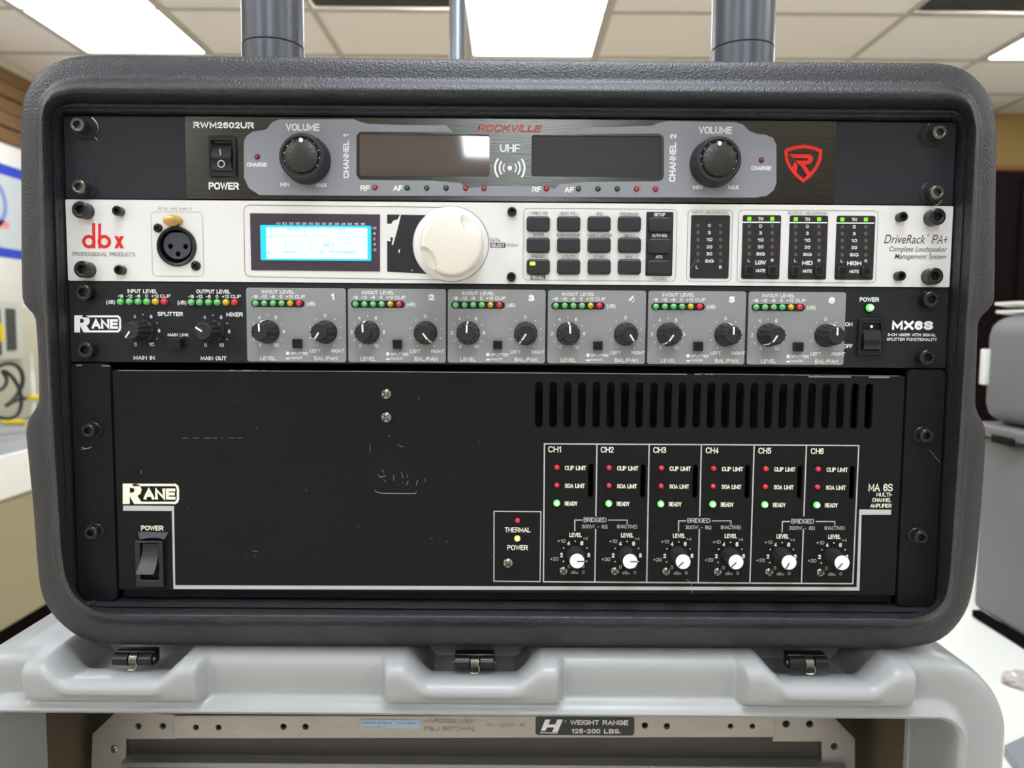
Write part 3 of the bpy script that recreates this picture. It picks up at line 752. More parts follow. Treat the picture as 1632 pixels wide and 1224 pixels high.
# keys
g = plate([pxr(1029,338,1072,440,2)], YP-.0002, .0002); kp = part('key_backing', g[0], g[1], 'mint', dp, 'dark backing behind the right-hand keys')
for i, (x, y) in enumerate(btn):
    kb = button(dp, x, y+.8, 36.5, 24, .0022, 'knob', .0004, 5, 'key', .0012)
    if i == 2:
        g = plate([pxr(844.5,417.5,853,422.8,.6,-.0034)], -.0036, .0003); part('key_light', g[0], g[1], 'lity', kb, 'lit yellow light')
w = Print(YP-.0003)
for t, x, y, ww in (('SETUP',1051,342.3,18),('AUTO-EQ',1050.5,375.6,24),('AFS',1049.7,409.8,11)): w.text(t, x-ww/2, x+ww/2, y, 5.2, .012)
w.done('white_lettering', 'white', dp)
# meters
def meter(x0, x1, y0, y1, xs, ys, lab, cxm, out=None):
    g = plate([pxr(x0, y0, x1, y1, 3)], YP-.0002, .0002); o = part('level_meter', g[0], g[1], 'mint', dp, 'dark meter window with small lights')
    w = Print(YP-.0003)
    for x in xs:
        for y in ys: w.poly([pxr(x-2.4, y-2.6, x+2.4, y+2.6, .5)], False)
    s = w.done('unlit_segments', 'seg', o); s['kind'] = 'stuff'
    w = Print(YP-.0003)
    for t, y in zip(lab, ys): w.text(t, cxm-len(t)*2.3, cxm+len(t)*2.3, y, 5, .015)
    return o, w
ys = (359.6,371,382,393.6,404.8,416.2)
o, w = meter(1100, 1162, 343, 444, (1112,1148), ys, ('0','3','10','20','30','SIG'), 1130)
w.text('L', 1108.5, 1112, 426, 5, .015); w.text('R', 1145.5, 1149.5, 426, 5, .015); w.done('lettering', 'white', o)
w = Print(YP-.00035); w.line([(1100,428),(1105,420),(1107.5,415)], 1.2); w.done('scratch', 'chrome', o)
for j, (x0, x1, l, r, cxm, nm) in enumerate(((1182,1243,1193.5,1230,1211.5,'LOW'),(1256.5,1317.5,1267.5,1304.5,1286,'MID'),(1331,1392.5,1341.5,1379,1360.5,'HIGH'))):
    d = j*.6; ys2 = [v+d for v in (360.5,371.5,382.5,393.5,405)]
    o, w = meter(x0, x1, 343+d, 445+d, (l, r), ys2, ('0','3','10','20','SIG'), cxm)
    w.text('TH', cxm-4, cxm+4, 349+d, 5, .015); w.poly([pxpoly([(x0,353.6+d),(x1,353.8+d),(x1,355.6+d),(x0,355.4+d)])], False)
    w.text('L', l-2.5, l+1, 415+d, 4.5, .015); w.text('R', r-2, r+2, 415+d, 4.5, .015)
    w.text(nm, cxm-len(nm)*2.8, cxm+len(nm)*2.8, 418.5+d, 6.5, .02); w.text('MUTE', cxm-7.5, cxm+7.5, 431.5+d, 5, .015)
    w.done('lettering', 'white', o)
    for x in (l, r):
        g = plate([pxr(x-3, 349+d-3, x+3, 349+d+3, .8)], YP-.0005, .0003); part('lit_segment', g[0], g[1], 'litg2', o, 'lit green light')
    for x in (l-1.5, r-1): button(o, x, 431.5+d, 14, 15, .0028, 'gloss', .0006, 3, 'mute_button', .0008)

# ================================================================== rack mixer
zt = Z0-2*U-.0002; zb = Z0-3*U+.0005
mx = thing('rack_mixer', 'black rack mixer with six grey channel sections, third unit down', 'audio mixer', (0, .1, zb))
panel(mx, 'front_panel', -.2413, .2413, zt, zb, [], 'panel', 0, .003)
g = boxg(-.215, .215, .0036, .20, zb+.001, zt-.001); part('chassis', g[0], g[1], 'black', mx)
for x, y in ((131,466),(134,558),(1486,477),(1480,570)): cap_screw(mx, x, y, 4.3, 6.5, 'screwb')
for x, y in ((137,467),): pass
wm = Print(-.0001)
def rane(w, x0, y0, x1, y1):
    W_ = x1-x0; H_ = y1-y0
    X = lambda t: x0+t*W_; Y_ = lambda t: y0+t*H_
    w.line([(X(.20),Y_(.065)),(X(.93),Y_(.065)),(X(.965),Y_(.14)),(X(.98),Y_(.28)),(X(.98),Y_(.74)),(X(.965),Y_(.87)),(X(.93),Y_(.94)),(X(.33),Y_(.94))], H_*.115)
    w.poly([[(X(0),Y_(0)),(X(.22),Y_(0)),(X(.30),Y_(.08)),(X(.335),Y_(.28)),(X(.32),Y_(.48)),(X(.26),Y_(.60)),(X(.36),Y_(1)),(X(.20),Y_(1)),(X(.125),Y_(.62)),(X(.125),Y_(1)),(X(0),Y_(1))],
            [(X(.125),Y_(.2)),(X(.125),Y_(.45)),(X(.19),Y_(.43)),(X(.21),Y_(.32)),(X(.19),Y_(.22))]])
    w.text('ANE', X(.37), X(.935), Y_(.5), H_*.56, .035)
rane(wm, 118.5, 502.5, 193, 529.8)
wm.text('INPUT LEVEL', 203.5, 251, 464, 6, .014); wm.text('OUTPUT LEVEL', 313, 367.5, 464.5, 6, .014)
def lvl_labels(w, xs, y, h=5.2):
    for t, x in zip(('-18','-12','-6','0','+12','CLIP'), xs):
        ww = {'-18':9,'-12':10,'-6':7.5,'0':4,'+12':11.5,'CLIP':16.5}[t]; x += {'CLIP':1.5,'+12':-1.2}.get(t, -1); w.text(t, x-ww/2, x+ww/2, y, h, .01)
for xs, y, yl, db in (([192.8,207,220.8,234.7,248.5,262.3],481,471.8,169.5),([305.5,318.8,333,346.9,360.7,374.5],482,472.5,283)):
    lvl_labels(wm, xs, yl); wm.text('(dB)', db, db+14, y, 6, .01)
    for x, m in zip(xs, ('ledg','ledg','ledg','ledg','ledy','ledr')): led(mx, x, y, 5.2, m, 0)
wm.text('SPLITTER', 251, 291.5, 500.3, 6.6, .018); wm.text('MIXER', 360.7, 387, 501, 6.6, .018)
wm.text('MAIN LINK', 267.5, 300.5, 533.5, 5, .014); wm.text('MAIN IN', 213, 246.5, 570, 6.4, .018); wm.text('MAIN OUT', 320, 361, 570.8, 6.4, .018)
def ticks(w, cx, cy, kind='lvl', two=True):
    for t, dx, dy in (('4',-13.7,-23),('6',12.6,-22.6),('8',25.3,0),('10',13,21.5),('0',-12.2,21.5)) + ((('2',-26,0),) if two else ()):
        ww = 3.8 if t != '10' else 8; w.text(t, cx+dx-ww/2, cx+dx+ww/2, cy+dy, 5.6, .008)
    for dx, dy in ((-.5,-25.8),(22,-13),(22,12.6),(-21.7,12.6),(-22,-13)): w.dot(cx+dx, cy+dy, .95, 8)
ticks(wm, 228.4, 527.3); ticks(wm, 340, 528.3)
mix_knob(mx, 228.4, 527.5, -.56, .83); mix_knob(mx, 340, 528.3, -.84, -.54)
button(mx, 287, 546.5, 15, 15, .0062, 'gloss', 0, 1.5, 'push_button', .0004)
wm.text('POWER', 1370, 1400.7, 477.3, 6.8, .018); wm.text('ON', 1347, 1358.5, 516.8, 6.2, .014); wm.text('OFF', 1344, 1358.5, 551.7, 6.2, .014)
wm.text('MX6S', 1421.5, 1487, 518.3, 14, .04); wm.text('6-CH MIXER WITH SIGNAL', 1415, 1492, 533.4, 4.6, .012); wm.text('SPLITTER FUNCTIONALITY', 1413, 1493, 540.6, 4.6, .012)
wm.done('lettering', 'white', mx)
wear = Print(-.0002); wear.line([(140,456.5),(146,458.5)], 1.5); wear.line([(1471,466.5),(1475,465)], 1.6); wear.line([(1469,561.5),(1473,559.5)], 1.2); wear.done('worn_metal', 'chrome', mx)
led(mx, 1385, 490.5, 6.2, 'litg', 0, True, 'power_light', 'lit green power light')
sw, rk = rocker(mx, 1386.5, 536, 42, 58, 27.5, 41, 0, .2)
w = Print(-.0042, -.003); w.dot(1387.5, 520.5, 2.2, 14); w.done('switch_mark', 'white', rk)
PTR = [((-.04,-1),(-.53,.85)),((-.05,-1),(.6,.8)),((.03,-1),(-.54,.84)),((-.04,-1),(.54,.84)),((-.56,.83),(0,-1)),((-.54,.84),(0,-1))]
for i in range(6):
    ox = 159.4*i; oy = 1.24*i
    lft = (393.5,555,713.7,872.8,1032.3,1191.5)[i]; rgt = (551.5,710.5,869,1028.5,1187.5,1346)[i]
    slot = pxr(400.2+ox, 478+oy, 485.8+ox, 489.6+oy, 5.6)
    g = plate([pxr(lft, 459+oy, rgt, 576.7+oy*.75, 4), slot], -.0003, .0003)
    cp = part('channel_section', g[0], g[1], 'chanplate', mx, 'grey channel section numbered '+str(i+1))
    w = Print(-.0004)
    w.text('IN/OUT LEVEL', 418+ox, 469.6+ox, 464.9+oy, 5.4, .008)
    xs = [v+ox for v in (407.5,421.7,435.6,449.2,462.9,477)]
    lvl_labels(w, xs, 472.8+oy); w.text('(dB)', 488.8+ox, 502.5+ox, 483.8+oy, 6, .006)
    for x, m in zip(xs, ('ledg','ledg','ledg','ledg','ledy','ledr')): led(cp, x, 483.5+oy, 4.7, m, 0)
    w.text(str(i+1), (523.5 if i else 528)+ox, 533+ox, 472.5+oy, 10, .045)
    ticks(w, 427.3+ox, 528.5+oy*.85)
    for k in range(-4, 5):
        a = math.radians(k*37)
        if k == 0: w.text('0', 516.5+ox, 520.5+ox, 503+oy*.9, 5.6, .006)
        else: w.dot(519+ox+25.3*math.sin(a), 529+oy*.85-25.3*math.cos(a), .95, 8)
    b = oy*.8
    w.text('LEVEL', 415.4+ox, 439.8+ox, 570.7+b, 6.2, .008); w.text('LEFT', 494.5+ox, 511+ox, 558.9+b, 5.4, .006); w.text('RIGHT', 528+ox, 549.5+ox, 559+b, 5.4, .006)
    w.text('BAL/PAN', 501.5+ox, 538+ox, 571+b, 6.4, .008)
    w.text('SPLITTER', 463.5+ox, 491.5+ox, 563.4+b, 4.6, .008); w.text('MIXER', 463.5+ox, 482+ox, 570.3+b, 4.6, .008)
    w.poly([pxr(456.3+ox, 560.5+b, 461.3+ox, 565.5+b, .2)], False); w.poly([pxr(456+ox, 570+b, 462+ox, 572.5+b, .2)], False)
    w.done('lettering', 'white', cp)
    mix_knob(mx, 427.3+ox, 528.7+oy*.85, *PTR[i][0]); mix_knob(mx, 519+ox, 529.3+oy*.85, *PTR[i][1])
    button(cp, 475.5+ox*.997, 547.5+oy*.85, 14.5, 15, .0035, 'gloss', .0003, 1.5, 'push_button', .0004)

# ================================================================== power amplifier
zt = Z0-3*U-.0003; zb = Z0-6*U+.0004
am = thing('power_amplifier', 'tall black six-channel power amplifier with slotted vents, lowest unit in the black case', 'amplifier', (0, .1, zb))
xl = XZ(184.5, 700)[0]; xr_ = XZ(1436, 700)[0]
for a, b, nm in ((-.2405, xl-.0009, 0), (xr_+.0009, .2405, 1)):
    panel(am, 'mounting_ear', a, b, zt, zb-.0008, [], 'amp', -.0022, .003, .0006, .0035)
slots = [pxr(852.5+22.8*i, 608+.13*i, 865+22.8*i, 681+.1*i, 6.2) for i in range(24)]
def chp(i, x, y): return (x+i*(83.2-(y-744)*.0085), y+i*.57)
slots += [pxr(chp(i,937,765)[0], 739+i*.57, chp(i,945.2,765)[0], 792+i*.57, 4) for i in range(6)]
ztf = XZ(800, 594)[1]; zbf = XZ(800, 943)[1]
panel(am, 'front_panel', xl, xr_, ztf, zbf, slots, 'amp', -.0012, .0026, .0005, .0015)
g = join(boxg(-.2, .2, .02, .33, zb+.002, zt-.002)); part('chassis', g[0], g[1], 'black', am)
g = boxg(xl+.001, xr_-.001, .0014, .006, zb+.0002, zbf-.0002); part('lower_flange', g[0], g[1], 'black', am)
for x, y in ((139,687),(143.5,850),(1478,695),(1469.5,857)):
    SY = .0022; cap_screw(am, x, y, 3.7, 5.0, 'screwb', 'screwb', 4.6); SY = 0
YA = -.0012
for x, y in ((616,628),(616,665),(809.7,897.4)): phillips(am, x, y, 2.9, .0012)
w = Print(YA-.0001)
rane(w, 197.5, 770, 287, 802.5)
w.text('POWER', 226.5, 262, 840.5, 8, .02)
for i in range(6):
    def t(s, x0, x1, y, h, b=.01):
        a = chp(i, x0, y); c = chp(i, x1, y); w.text(s, a[0], c[0], a[1], h, b)
    t('CH%d' % (i+1), 873.7, 894, 715.4, 9.6, .004)
    t('CLIP LIMIT', 900, 933.7, 745, 7, .012); t('SOA LIMIT', 900, 931.7, 773.4, 7, .012); t('READY', 899.7, 920, 801.6, 7, .012)
    t('LEVEL', 907, 927, 851.5, 7, .012)
    for s, x, y, ww, h in (('4',906,864.7,4.5,7),('6',927,864.7,4.5,7),('2',894.6,883.5,4.5,7),('8',938,883.5,4.5,7)): t(s, x-ww/2, x+ww/2, y, h, .02)
    for x, y in ((916.5,861.5),(898,872.4),(934.8,872.4),(897.7,893.4),(934.6,893.4)):
        q = chp(i, x, y); w.dot(q[0], q[1], 1.15, 8)
for i in range(6):
    pass
w.text('THERMAL', 804.5, 845.5, 843.3, 8, .006); w.text('POWER', 808.5, 841, 871.5, 8, .006)
w.text('MA 6S', 1382.5, 1421, 776, 12.5, .002); w.text('MULTI-', 1395, 1420, 787.3, 6.3, .008); w.text('CHANNEL', 1388.5, 1418.6, 796, 6.3, .008); w.text('AMPLIFIER', 1385.5, 1419, 805, 6.3, .008)
w.done('lettering', 'cream', am)
w = Print(YA-.0001)
for i in range(6):
    def t(s, x0, x1, y, h, b=0):
        a = chp(i, x0, y); c = chp(i, x1, y); w.text(s, a[0], c[0], a[1], h, b)
    t('+10', 888.5, 901, 861, 5.8); t('+4', 929, 936.5, 857, 5); t('+20', 876.5, 889.8, 889.6, 5.8); t('0', 904.5, 908.3, 901.8, 5.8); t('10', 926, 931, 901.5, 5); t('dBu', 909.4, 921, 911, 5); t('0', 927.5, 931.3, 910.6, 5)
    if i % 2 == 0:
        t('BRIDGED', 929.7, 966, 827.4, 7.6, .003); t('300W - 8Ω', 926.6, 968, 838.2, 6); t('(INACTIVE)', 983, 1015, 838.2, 6)
        w.line([chp(i,927,828), chp(i,915.8,828), chp(i,915.8,844.4)], 1.7); w.line([chp(i,969.6,828), chp(i,999,828), chp(i,999,833.4)], 1.4)
w.line([(867.5,706.7),(1367,709.5),(1357.5,929),(866,926),(867.5,706.7)], 2)
for i, (a, b) in enumerate(((951,947.6),(1034,1030),(1117,1111.7),(1200.8,1194),(1283.8,1275.8))):
    y0 = 707.3+.6*i; y1 = 926.4+.6*i; f = lambda y: a+(b-a)*(y-y0)/(y1-y0)
    if i % 2: w.line([(a,y0),(b,y1)], 2)
    else: w.line([(a,y0),(f(821),821)], 2); w.line([(f(843),843),(b,y1)], 2)
w.line([(787.5,814),(862,814.6),(860.5,925.7),(787.3,925),(787.5,814)], 1.6)
w.poly([[(198,805),(279,805.5),(281,935 - 3.5),(1363.5,934.5),(1367.7,812),(1369,811),(1418.5,811.5),(1418,819.5),(1371.5,819.5),(1368,940),(278,937.5),(275.5,813.5),(198,813)]])
w.done('printed_lines', 'greyprint', am)
for i in range(6):
    for y, m, r in ((744.6,'ledr',4.2),(773,'ledr',4.0)):
        x, yy = chp(i, 887.5, y); led(am, x, yy, r, m, .0012)
    x, yy = chp(i, 887.2, 801.3); led(am, x, yy, 5.4, 'litg', .0012, True, 'ready_light', 'lit green ready light')
    phillips(am, chp(i, 898, 908.4)[0], chp(i, 898, 908.4)[1]+1, 2.4, .0012)
led(am, 825, 829.3, 4.2, 'ledr', .0012); led(am, 824.5, 857.6, 4.8, 'lity', .0012, True, 'power_light', 'lit yellow power light')
DIR = ((1,.0),(1,-.03),(-.7,.7),(-.72,.7),(-.48,.88),(-.62,.78))
for i in range(6):
    px, py = chp(i, 916.8, 883.5); r, h = .0040, .0125
    def f():
        pr = [(.0050, 0), (.0050, .001), (.0047, .0016), (.0046, .003), (.0043, h-.0015), (.0040, h-.0004)]
        return tri_mesh('level_knob', lathe(pr, 60, lambda a, k: 1+(.05*math.cos(10*a) if 3 <= k <= 4 else 0)), 'knob', 35)
    b = P(px, py, -.0012); o = link('level_knob', shared('ak', f), am, b)
    c = lambda: tri_mesh('white_cap', lathe([(.0040, h-.0005), (.0040, h), (.0038, h+.0003), (.001, h+.0003)], 40), 'white')
    link('white_cap', shared('akc', c), o, b, 'white knob cap')
    d = Vector((DIR[i][0], 0, -DIR[i][1])).normalized(); n = Vector((-d.z, 0, d.x))*.00035
    V = [d*t+n*s+Vector((0, -h-.0005, 0)) for t in (0, .0038) for s in (-1, 1)]
    link('pointer', mesh('pointer', V, [(0,1,3,2)], 'ink', 0), o, b)
# power switch of the amplifier
g = plate([pxr(220,858,265,933,3), pxr(229,863,257,920,2)], YA-.0030, .0030, .0008); sw = part('power_switch', g[0], g[1], 'gloss', am)
tp = [P(219.5,847.5,YA-.001), P(268,848.5,YA-.001), P(262.5,860,YA-.0032), P(254,857.8,YA-.0036), P(243,857,YA-.0038), P(232,857.8,YA-.0036), P(223,860,YA-.0032)]
V = tp+[p+Vector((0, .0008, 0)) for p in tp]; n = len(tp)
part('switch_hood', V, [tuple(range(n)), tuple(range(2*n-1, n-1, -1))]+[(i, (i+1) % n, (i+1) % n+n, i+n) for i in range(n)], mat('satin_charcoal', (52,52,55), .5), sw, smooth=20)
V, Fc = [], []; b = P(242.5, 887, YA); n = 16
for i in range(n+1):
    t = i/n; y = 866+44*t; z = P(242, y, YA).z; dep = .001+.0052*t**1.6; xo = .0044+.0006*t
    for x in (-xo, xo): V.append((b.x+x-.0016*t**2, YA-dep, z))
m_ = len(V)
for i in range(m_): V.append((V[i][0], YA+.001, V[i][2]))
for i in range(n):
    Fc.append((2*i, 2*i+1, 2*i+3, 2*i+2))
    for s in (0, 1): Fc.append((2*i+s, 2*i+2+s, m_+2*i+2+s, m_+2*i+s))
Fc += [(0, 1, m_+1, m_), (2*n, 2*n+1, m_+2*n+1, m_+2*n)]
part('rocker', V, Fc, mat('satin_rocker', (40,42,46), .3), sw, smooth=50)
# scratches and worn paint
w = Print(YA-.00015); rnd = random.Random(5)
w.line([(598,781),(603,784),(610,785.3),(650,785.8),(663,785.5),(664,783)], .9)
for x, y, dx, dy in ((640,752,3,9),(643,769,-1,0),(648,772,3,-6),(664,772,2,-7),(650,756,0,4),(628,756,0,9),(634,708,9,4),(591,708,-1,11),(677,762,2,5),(603,756,6,4),(610,748,2,4),(606,760,9,-2),(612,764,3,3),(620,694,2,0)):
    w.line([(x,y),(x+dx,y+dy)], .6 if dy > 2 else .9)
x = 292
while x < 392:
    l = rnd.uniform(3, 12); w.line([(x,697.5+rnd.uniform(-.4,.4)),(x+l,697.5+rnd.uniform(-.4,.4))], .5); x += l+rnd.uniform(2, 10)
w.line([(227,749),(227,754)], .8); w.line([(404,877),(411,877.6)], .7); w.line([(1093,922),(1101,928),(1102,944)], .6)
for k in range(14): a = rnd.uniform(300, 820); c = rnd.uniform(620, 900); w.line([(a,c),(a+rnd.uniform(-3,3),c+rnd.uniform(-2,2))], .5)
w.done('scratches', mat('bare_metal_scratch', (150,150,146), .5), am)
w = Print(-.0013)
w.line([(190,590.2),(560,591.5)], .7); w.line([(560,591.5),(1090,596.2)], 1.0); w.line([(1110,595.5),(1430,599)], .6); w.line([(1288,600.2),(1354,600.6)], 1.6); w.line([(1384,601),(1415,601.2)], 1.8)
for k in range(26): a = rnd.choice((rnd.uniform(1080,1200), rnd.uniform(1230,1300), rnd.uniform(360,420))); w.line([(a,596+(a-1090)*.008),(a+rnd.uniform(1,5),596.2+(a-1090)*.008)], 1.1)
w.done('worn_edge', mat('worn_bright_edge', (196,188,180), .35, .6), am, 'paint worn through along the top edge')
w = Print(-.0023); w.line([(126,582),(134,581.8)], 1.5); w.line([(166,582.8),(178,583)], 1.4); w.ring(141, 700, 14, 1.1, 235, 290); w.line([(134,715),(142,714),(150,711)], .9); w.line([(1478,716),(1486,726),(1494,735)], .6); w.done('worn_metal', mat('scuffed_metal', (170,168,164), .4, .5), am)

# ================================================================== grey transit case below
YG = -.012
ztop_open = P(755, 1135, YG).z; xro = P(1518, 1180, YG).x; xlo = P(-12, 1180, YG).x
ZC = CASEB-.0005                                # its top surface carries the black case
HF = ZC-ztop_open                               # height of the front face above the opening
gc = thing('transit_case', 'large pale grey moulded rack case carrying the black case', 'transit case', ((xlo+xro)/2, .2, 0))
def gcontour(n_off, zbot=.10):
    """opening contour grown by n_off, as list of (x, z, on_top)"""
    r = .012+n_off; out = []
    x0, x1, z1, z0 = xlo-n_off, xro+n_off, ztop_open+n_off, zbot-n_off*.8
    def arc(cx, cz, a0, a1, n):
        return [(cx+r*math.cos(math.radians(a0+(a1-a0)*i/n)), cz+r*math.sin(math.radians(a0+(a1-a0)*i/n)), 0) for i in range(1, n)]
    nx = 420
    for i in range(nx+1):
        t = i/nx; out.append((xlo+.012+(xro-xlo-.024)*t, z1, 1))
    out += arc(x1-r, z1-r, 90, 0, 16)
    for i in range(21): out.append((x1, z1-r+(z0+r-z1+r)*i/20, 0))
    out += arc(x1-r, z0+r, 0, -90, 16)
    for i in range(21): out.append((xro-.012+(xlo-xro+.024)*i/20, z0, 0))
    out += arc(x0+r, z0+r, 270, 180, 16)
    for i in range(21): out.append((x0, z0+r+(z1-r-z0-r)*i/20, 0))
    out += arc(x0+r, z1-r, 180, 90, 16)
    return out
def sst(a, b, x): t = max(0, min(1, (x-a)/(b-a))); return t*t*(3-2*t)
bosses = [(P(52,1100,YG).x, P(331,1100,YG).x), (P(614,1100,YG).x, P(893,1100,YG).x), (P(1176,1100,YG).x, P(1447,1100,YG).x)]
def boss(x):
    f = d = 0
    for a, b in bosses:
        f = max(f, sst(a-.0022, a+.0026, x)*(1-sst(b-.0026, b+.0022, x)))
        d = max(d, sst(a+.009, a+.026, x)*(1-sst(b-.026, b-.009, x)))
    return f, d
DIP, FWD = .0095, .0120
def gring(n_off, y, fk=0, dk=0):
    out = []
    for x, z, top in gcontour(n_off):
        f, d = boss(x) if top else (0, 0)
        out.append(Vector((x, y-FWD*f*fk, z-DIP*d*dk)))
    return out
R_ = [gring(HF-.002, .72), gring(HF, .70), gring(HF, .06), gring(HF, .035, 0, 0), gring(HF, .032, 0, 2.0), gring(HF, .0035, 0, 2.0), gring(HF, .0015, 0, 1.55), gring(HF, -.001, 0, 1.45), gring(HF-.0004, -.004, .15, 1.35), gring(HF-.0008, -.007, .6, 1.15), gring(HF-.0020, -.0100, .93, 1),
      gring(HF-.0048, -.0120, 1, 1), gring(HF-.0085, -.0124, 1, .9), gring(HF-.014, -.0118, .98, .45), gring(.0145, -.0112, .95, .1), gring(.0100, -.0108, .86), gring(.0086, -.0112, .62), gring(.0076, -.0124, .30), gring(.0066, -.0150, .08), gring(.0050, -.0178), gring(.0028, -.0190), gring(.0010, -.0178), gring(0, -.0150), gring(-.0002, -.010),
      gring(-.0008, .035), gring(.012, .037), gring(.012, .66)]
g = loft(R_); part('case_shell', g[0], g[1], 'greycase', gc, smooth=60)
g = plate([rrect(xlo-.008, xro+.008, .11, ztop_open+.008, .01)], .650, .004); part('inner_liner', g[0], g[1], 'liner', gc)
for s, x in ((1, xro), (-1, xlo)):
    xx = x+s*.0085; g = boxg(min(xx, xx+s*.002), max(xx, xx+s*.002), .04, .64, .12, ztop_open+.006); part('inner_liner', g[0], g[1], 'liner', gc, 'brown inner side wall')
# latches standing in the three pockets
for k, (px, py) in enumerate(((214,1050),(756,1055),(1287,1056))):
    c = P(px, py, -.004); G = []
    def xcyl(x0, x1, r, n=20, cy=0, cz=0, cap=True):
        V = []
        for x in (x0, x1):
            for rr in ((r*.7, r) if x == x0 else (r, r*.7)):
                xx = x+((.0005 if rr == r else 0)*(1 if x == x0 else -1))
                for i in range(n): a = 2*PI*i/n; V.append((xx, cy+rr*math.cos(a), cz+rr*math.sin(a)))
        Fc = [(q*n+i, q*n+(i+1) % n, (q+1)*n+(i+1) % n, (q+1)*n+i) for q in range(3) for i in range(n)]
        return V, Fc+[tuple(range(n)), tuple(3*n+i for i in range(n))]
    mk = lambda g, nm, m, lb=None: link(nm, tri_mesh(nm, g, m, 40), lt, c, lb)
    g = boxg(-.0112, .0112, .001, .0075, -.0042, .0042, .001)
    lt = link('latch', tri_mesh('latch', g, 'gloss', 40), gc, c, 'small black latch with a coil spring')
    for a, b in ((-.0112, -.0022), (.0030, .0112)): mk(xcyl(a, b, .0036), 'latch_barrel', 'gloss')
    mk(xcyl(-.0122, .0122, .0014, 12), 'latch_pin', 'screw')
    V, Fc = [], []; n = 8; T = 6; st = T*20
    for j in range(st+1):
        a = 2*PI*j/20; cx = -.0019+.0046*j/st
        for i in range(n):
            b = 2*PI*i/n; V.append((cx+.0004*math.cos(b), (.0030+.0004*math.sin(b))*math.cos(a), (.0030+.0004*math.sin(b))*math.sin(a)))
    Fc = [(j*n+i, j*n+(i+1) % n, (j+1)*n+(i+1) % n, (j+1)*n+i) for j in range(st) for i in range(n)]
    mk((V, Fc), 'coil_spring', 'phil', 'pale coil spring')
    pth = [(.0028, -.0035, -.001), (.0030, -.0042, -.0030), (.0022, -.0044, -.0044), (.0004, -.0042, -.0048), (-.0018, -.0038, -.0046)]
    V, Fc = [], []
    for j, q in enumerate(pth):
        for i in range(6): b = 2*PI*i/6; V.append((q[0]+.0003*math.cos(b), q[1]+.0003*math.sin(b)*.7, q[2]+.0003*math.sin(b)))
    Fc = [(j*6+i, j*6+(i+1) % 6, (j+1)*6+(i+1) % 6, (j+1)*6+i) for j in range(4) for i in range(6)]
    mk((V, Fc), 'wire_clip', 'phil', 'bent wire clip')
w = Print(-.0250, -.025)
w = None
# pencil mark on the case front
# inner metal rack frame
YF = .082
lf = [(279,1139),(250,1137),(185,1134),(147,1170),(145,1240),(146,1900),(200,1900),(200,1178),(279,1178)]
rf = [(1232,1141),(1325,1138),(1363,1178),(1363,1240),(1363,1900),(1312,1900),(1310,1182),(1232,1182)]
fr = None
for c, hs in ((lf, [(220,1157.5,6),(259,1157.5,6),(182,1194,7)]), (rf, [(1253,1154,7),(1291,1154,7),(1330,1190,7)])):
    g = plate([pxpoly(c, YF)]+[circ(x, y, r, YF, 20) for x, y, r in hs], YF, .003, .0004)
    o = part('frame_bracket', g[0], g[1], 'frame', gc, 'worn aluminium corner bracket')
    fr = fr or o
phillips(fr, 183, 1193.5, 2.6, -YF); 
hs = [(314,1157,5.5),(350,1157,5.5),(453,1156,6),(488,1156,6),(1027,1154,6),(1062,1155,6),(1163,1155,5),(1198,1155,5)]
g = plate([pxpoly([(279.5,1138),(1232,1140),(1232,1172.5),(279.5,1174.5)], YF)]+[circ(x, y, r, YF, 20) for x, y, r in hs], YF-.002, .003, .0003)
cb = part('cross_bar', g[0], g[1], 'frame', gc, 'aluminium cross bar with round holes')
g = boxg(P(205,1190,.09).x, P(1308,1190,.09).x, YF+.004, YF+.006, P(600,1216,YF).z, P(600,1130,YF).z); part('dark_tray', g[0], g[1], 'framed', gc)  # dark grey tray set just behind the cross bar
zs = P(700, 1216, YF-.004).z
g = boxg(P(200,1220,YF).x, P(1345,1220,YF).x, YF-.006, .5, zs-.004, zs, .0008); part('shelf', g[0], g[1], 'shelf', gc, 'grey metal shelf')
yb = YF-.0021
w = Print(yb-.0002, YF-.002); w.poly([pxr(574.5,1147,669,1160.5,.5,YF-.002)], False); st = w.done('sticker', 'blue_sticker', cb, 'pale blue sticker with tiny print')
w = Print(yb-.0003, YF-.002)
w.text('S-18 RACK 24X 30 M-5', 578, 624, 1151.5, 4, .01); w.text('TO 85-200-0', 634, 662, 1152, 3.6, .01); w.text('200-2080-7', 581, 614, 1158, 3, 0); w.done('lettering', mat('blue_grey_ink', (84,104,136), .6), st)
w = Print(yb-.0002, YF-.002)
w.text('HARDIGG USA', 676, 756, 1148.5, 8, -.004); w.text('P&J 5073480', 676, 757, 1161, 8, -.004); w.text('E-1310 6', 776, 835, 1155, 6, -.012)
w.done('stamped_lettering', mat('faint_stamp', (134,124,108), .5, .4), cb)
g = plate([pxr(853.5,1141.5,1011,1171.5,6,YF-.002)], yb-.0003, .0003); wl2 = part('weight_label', g[0], g[1], mat('black_label', (16,16,18), .35), cb, 'black label giving a weight range')
w = Print(yb-.0005, YF-.002)
w.text('WEIGHT RANGE', 909, 1001, 1150.5, 9.5, .012); w.text('125-200 LBS.', 911, 989, 1164.3, 9, .012)
w.poly([[(869,1146),(877,1146),(874,1154),(885,1154),(888,1146),(897,1146),(888.5,1166),(880,1166),(883,1158.5),(872,1158.5),(869,1164),(862,1164)]])
w.line([(861,1167),(888,1167.6)], 1.2); w.ring(901, 1149, 1.4, .5); w.done('lettering', 'white', wl2)
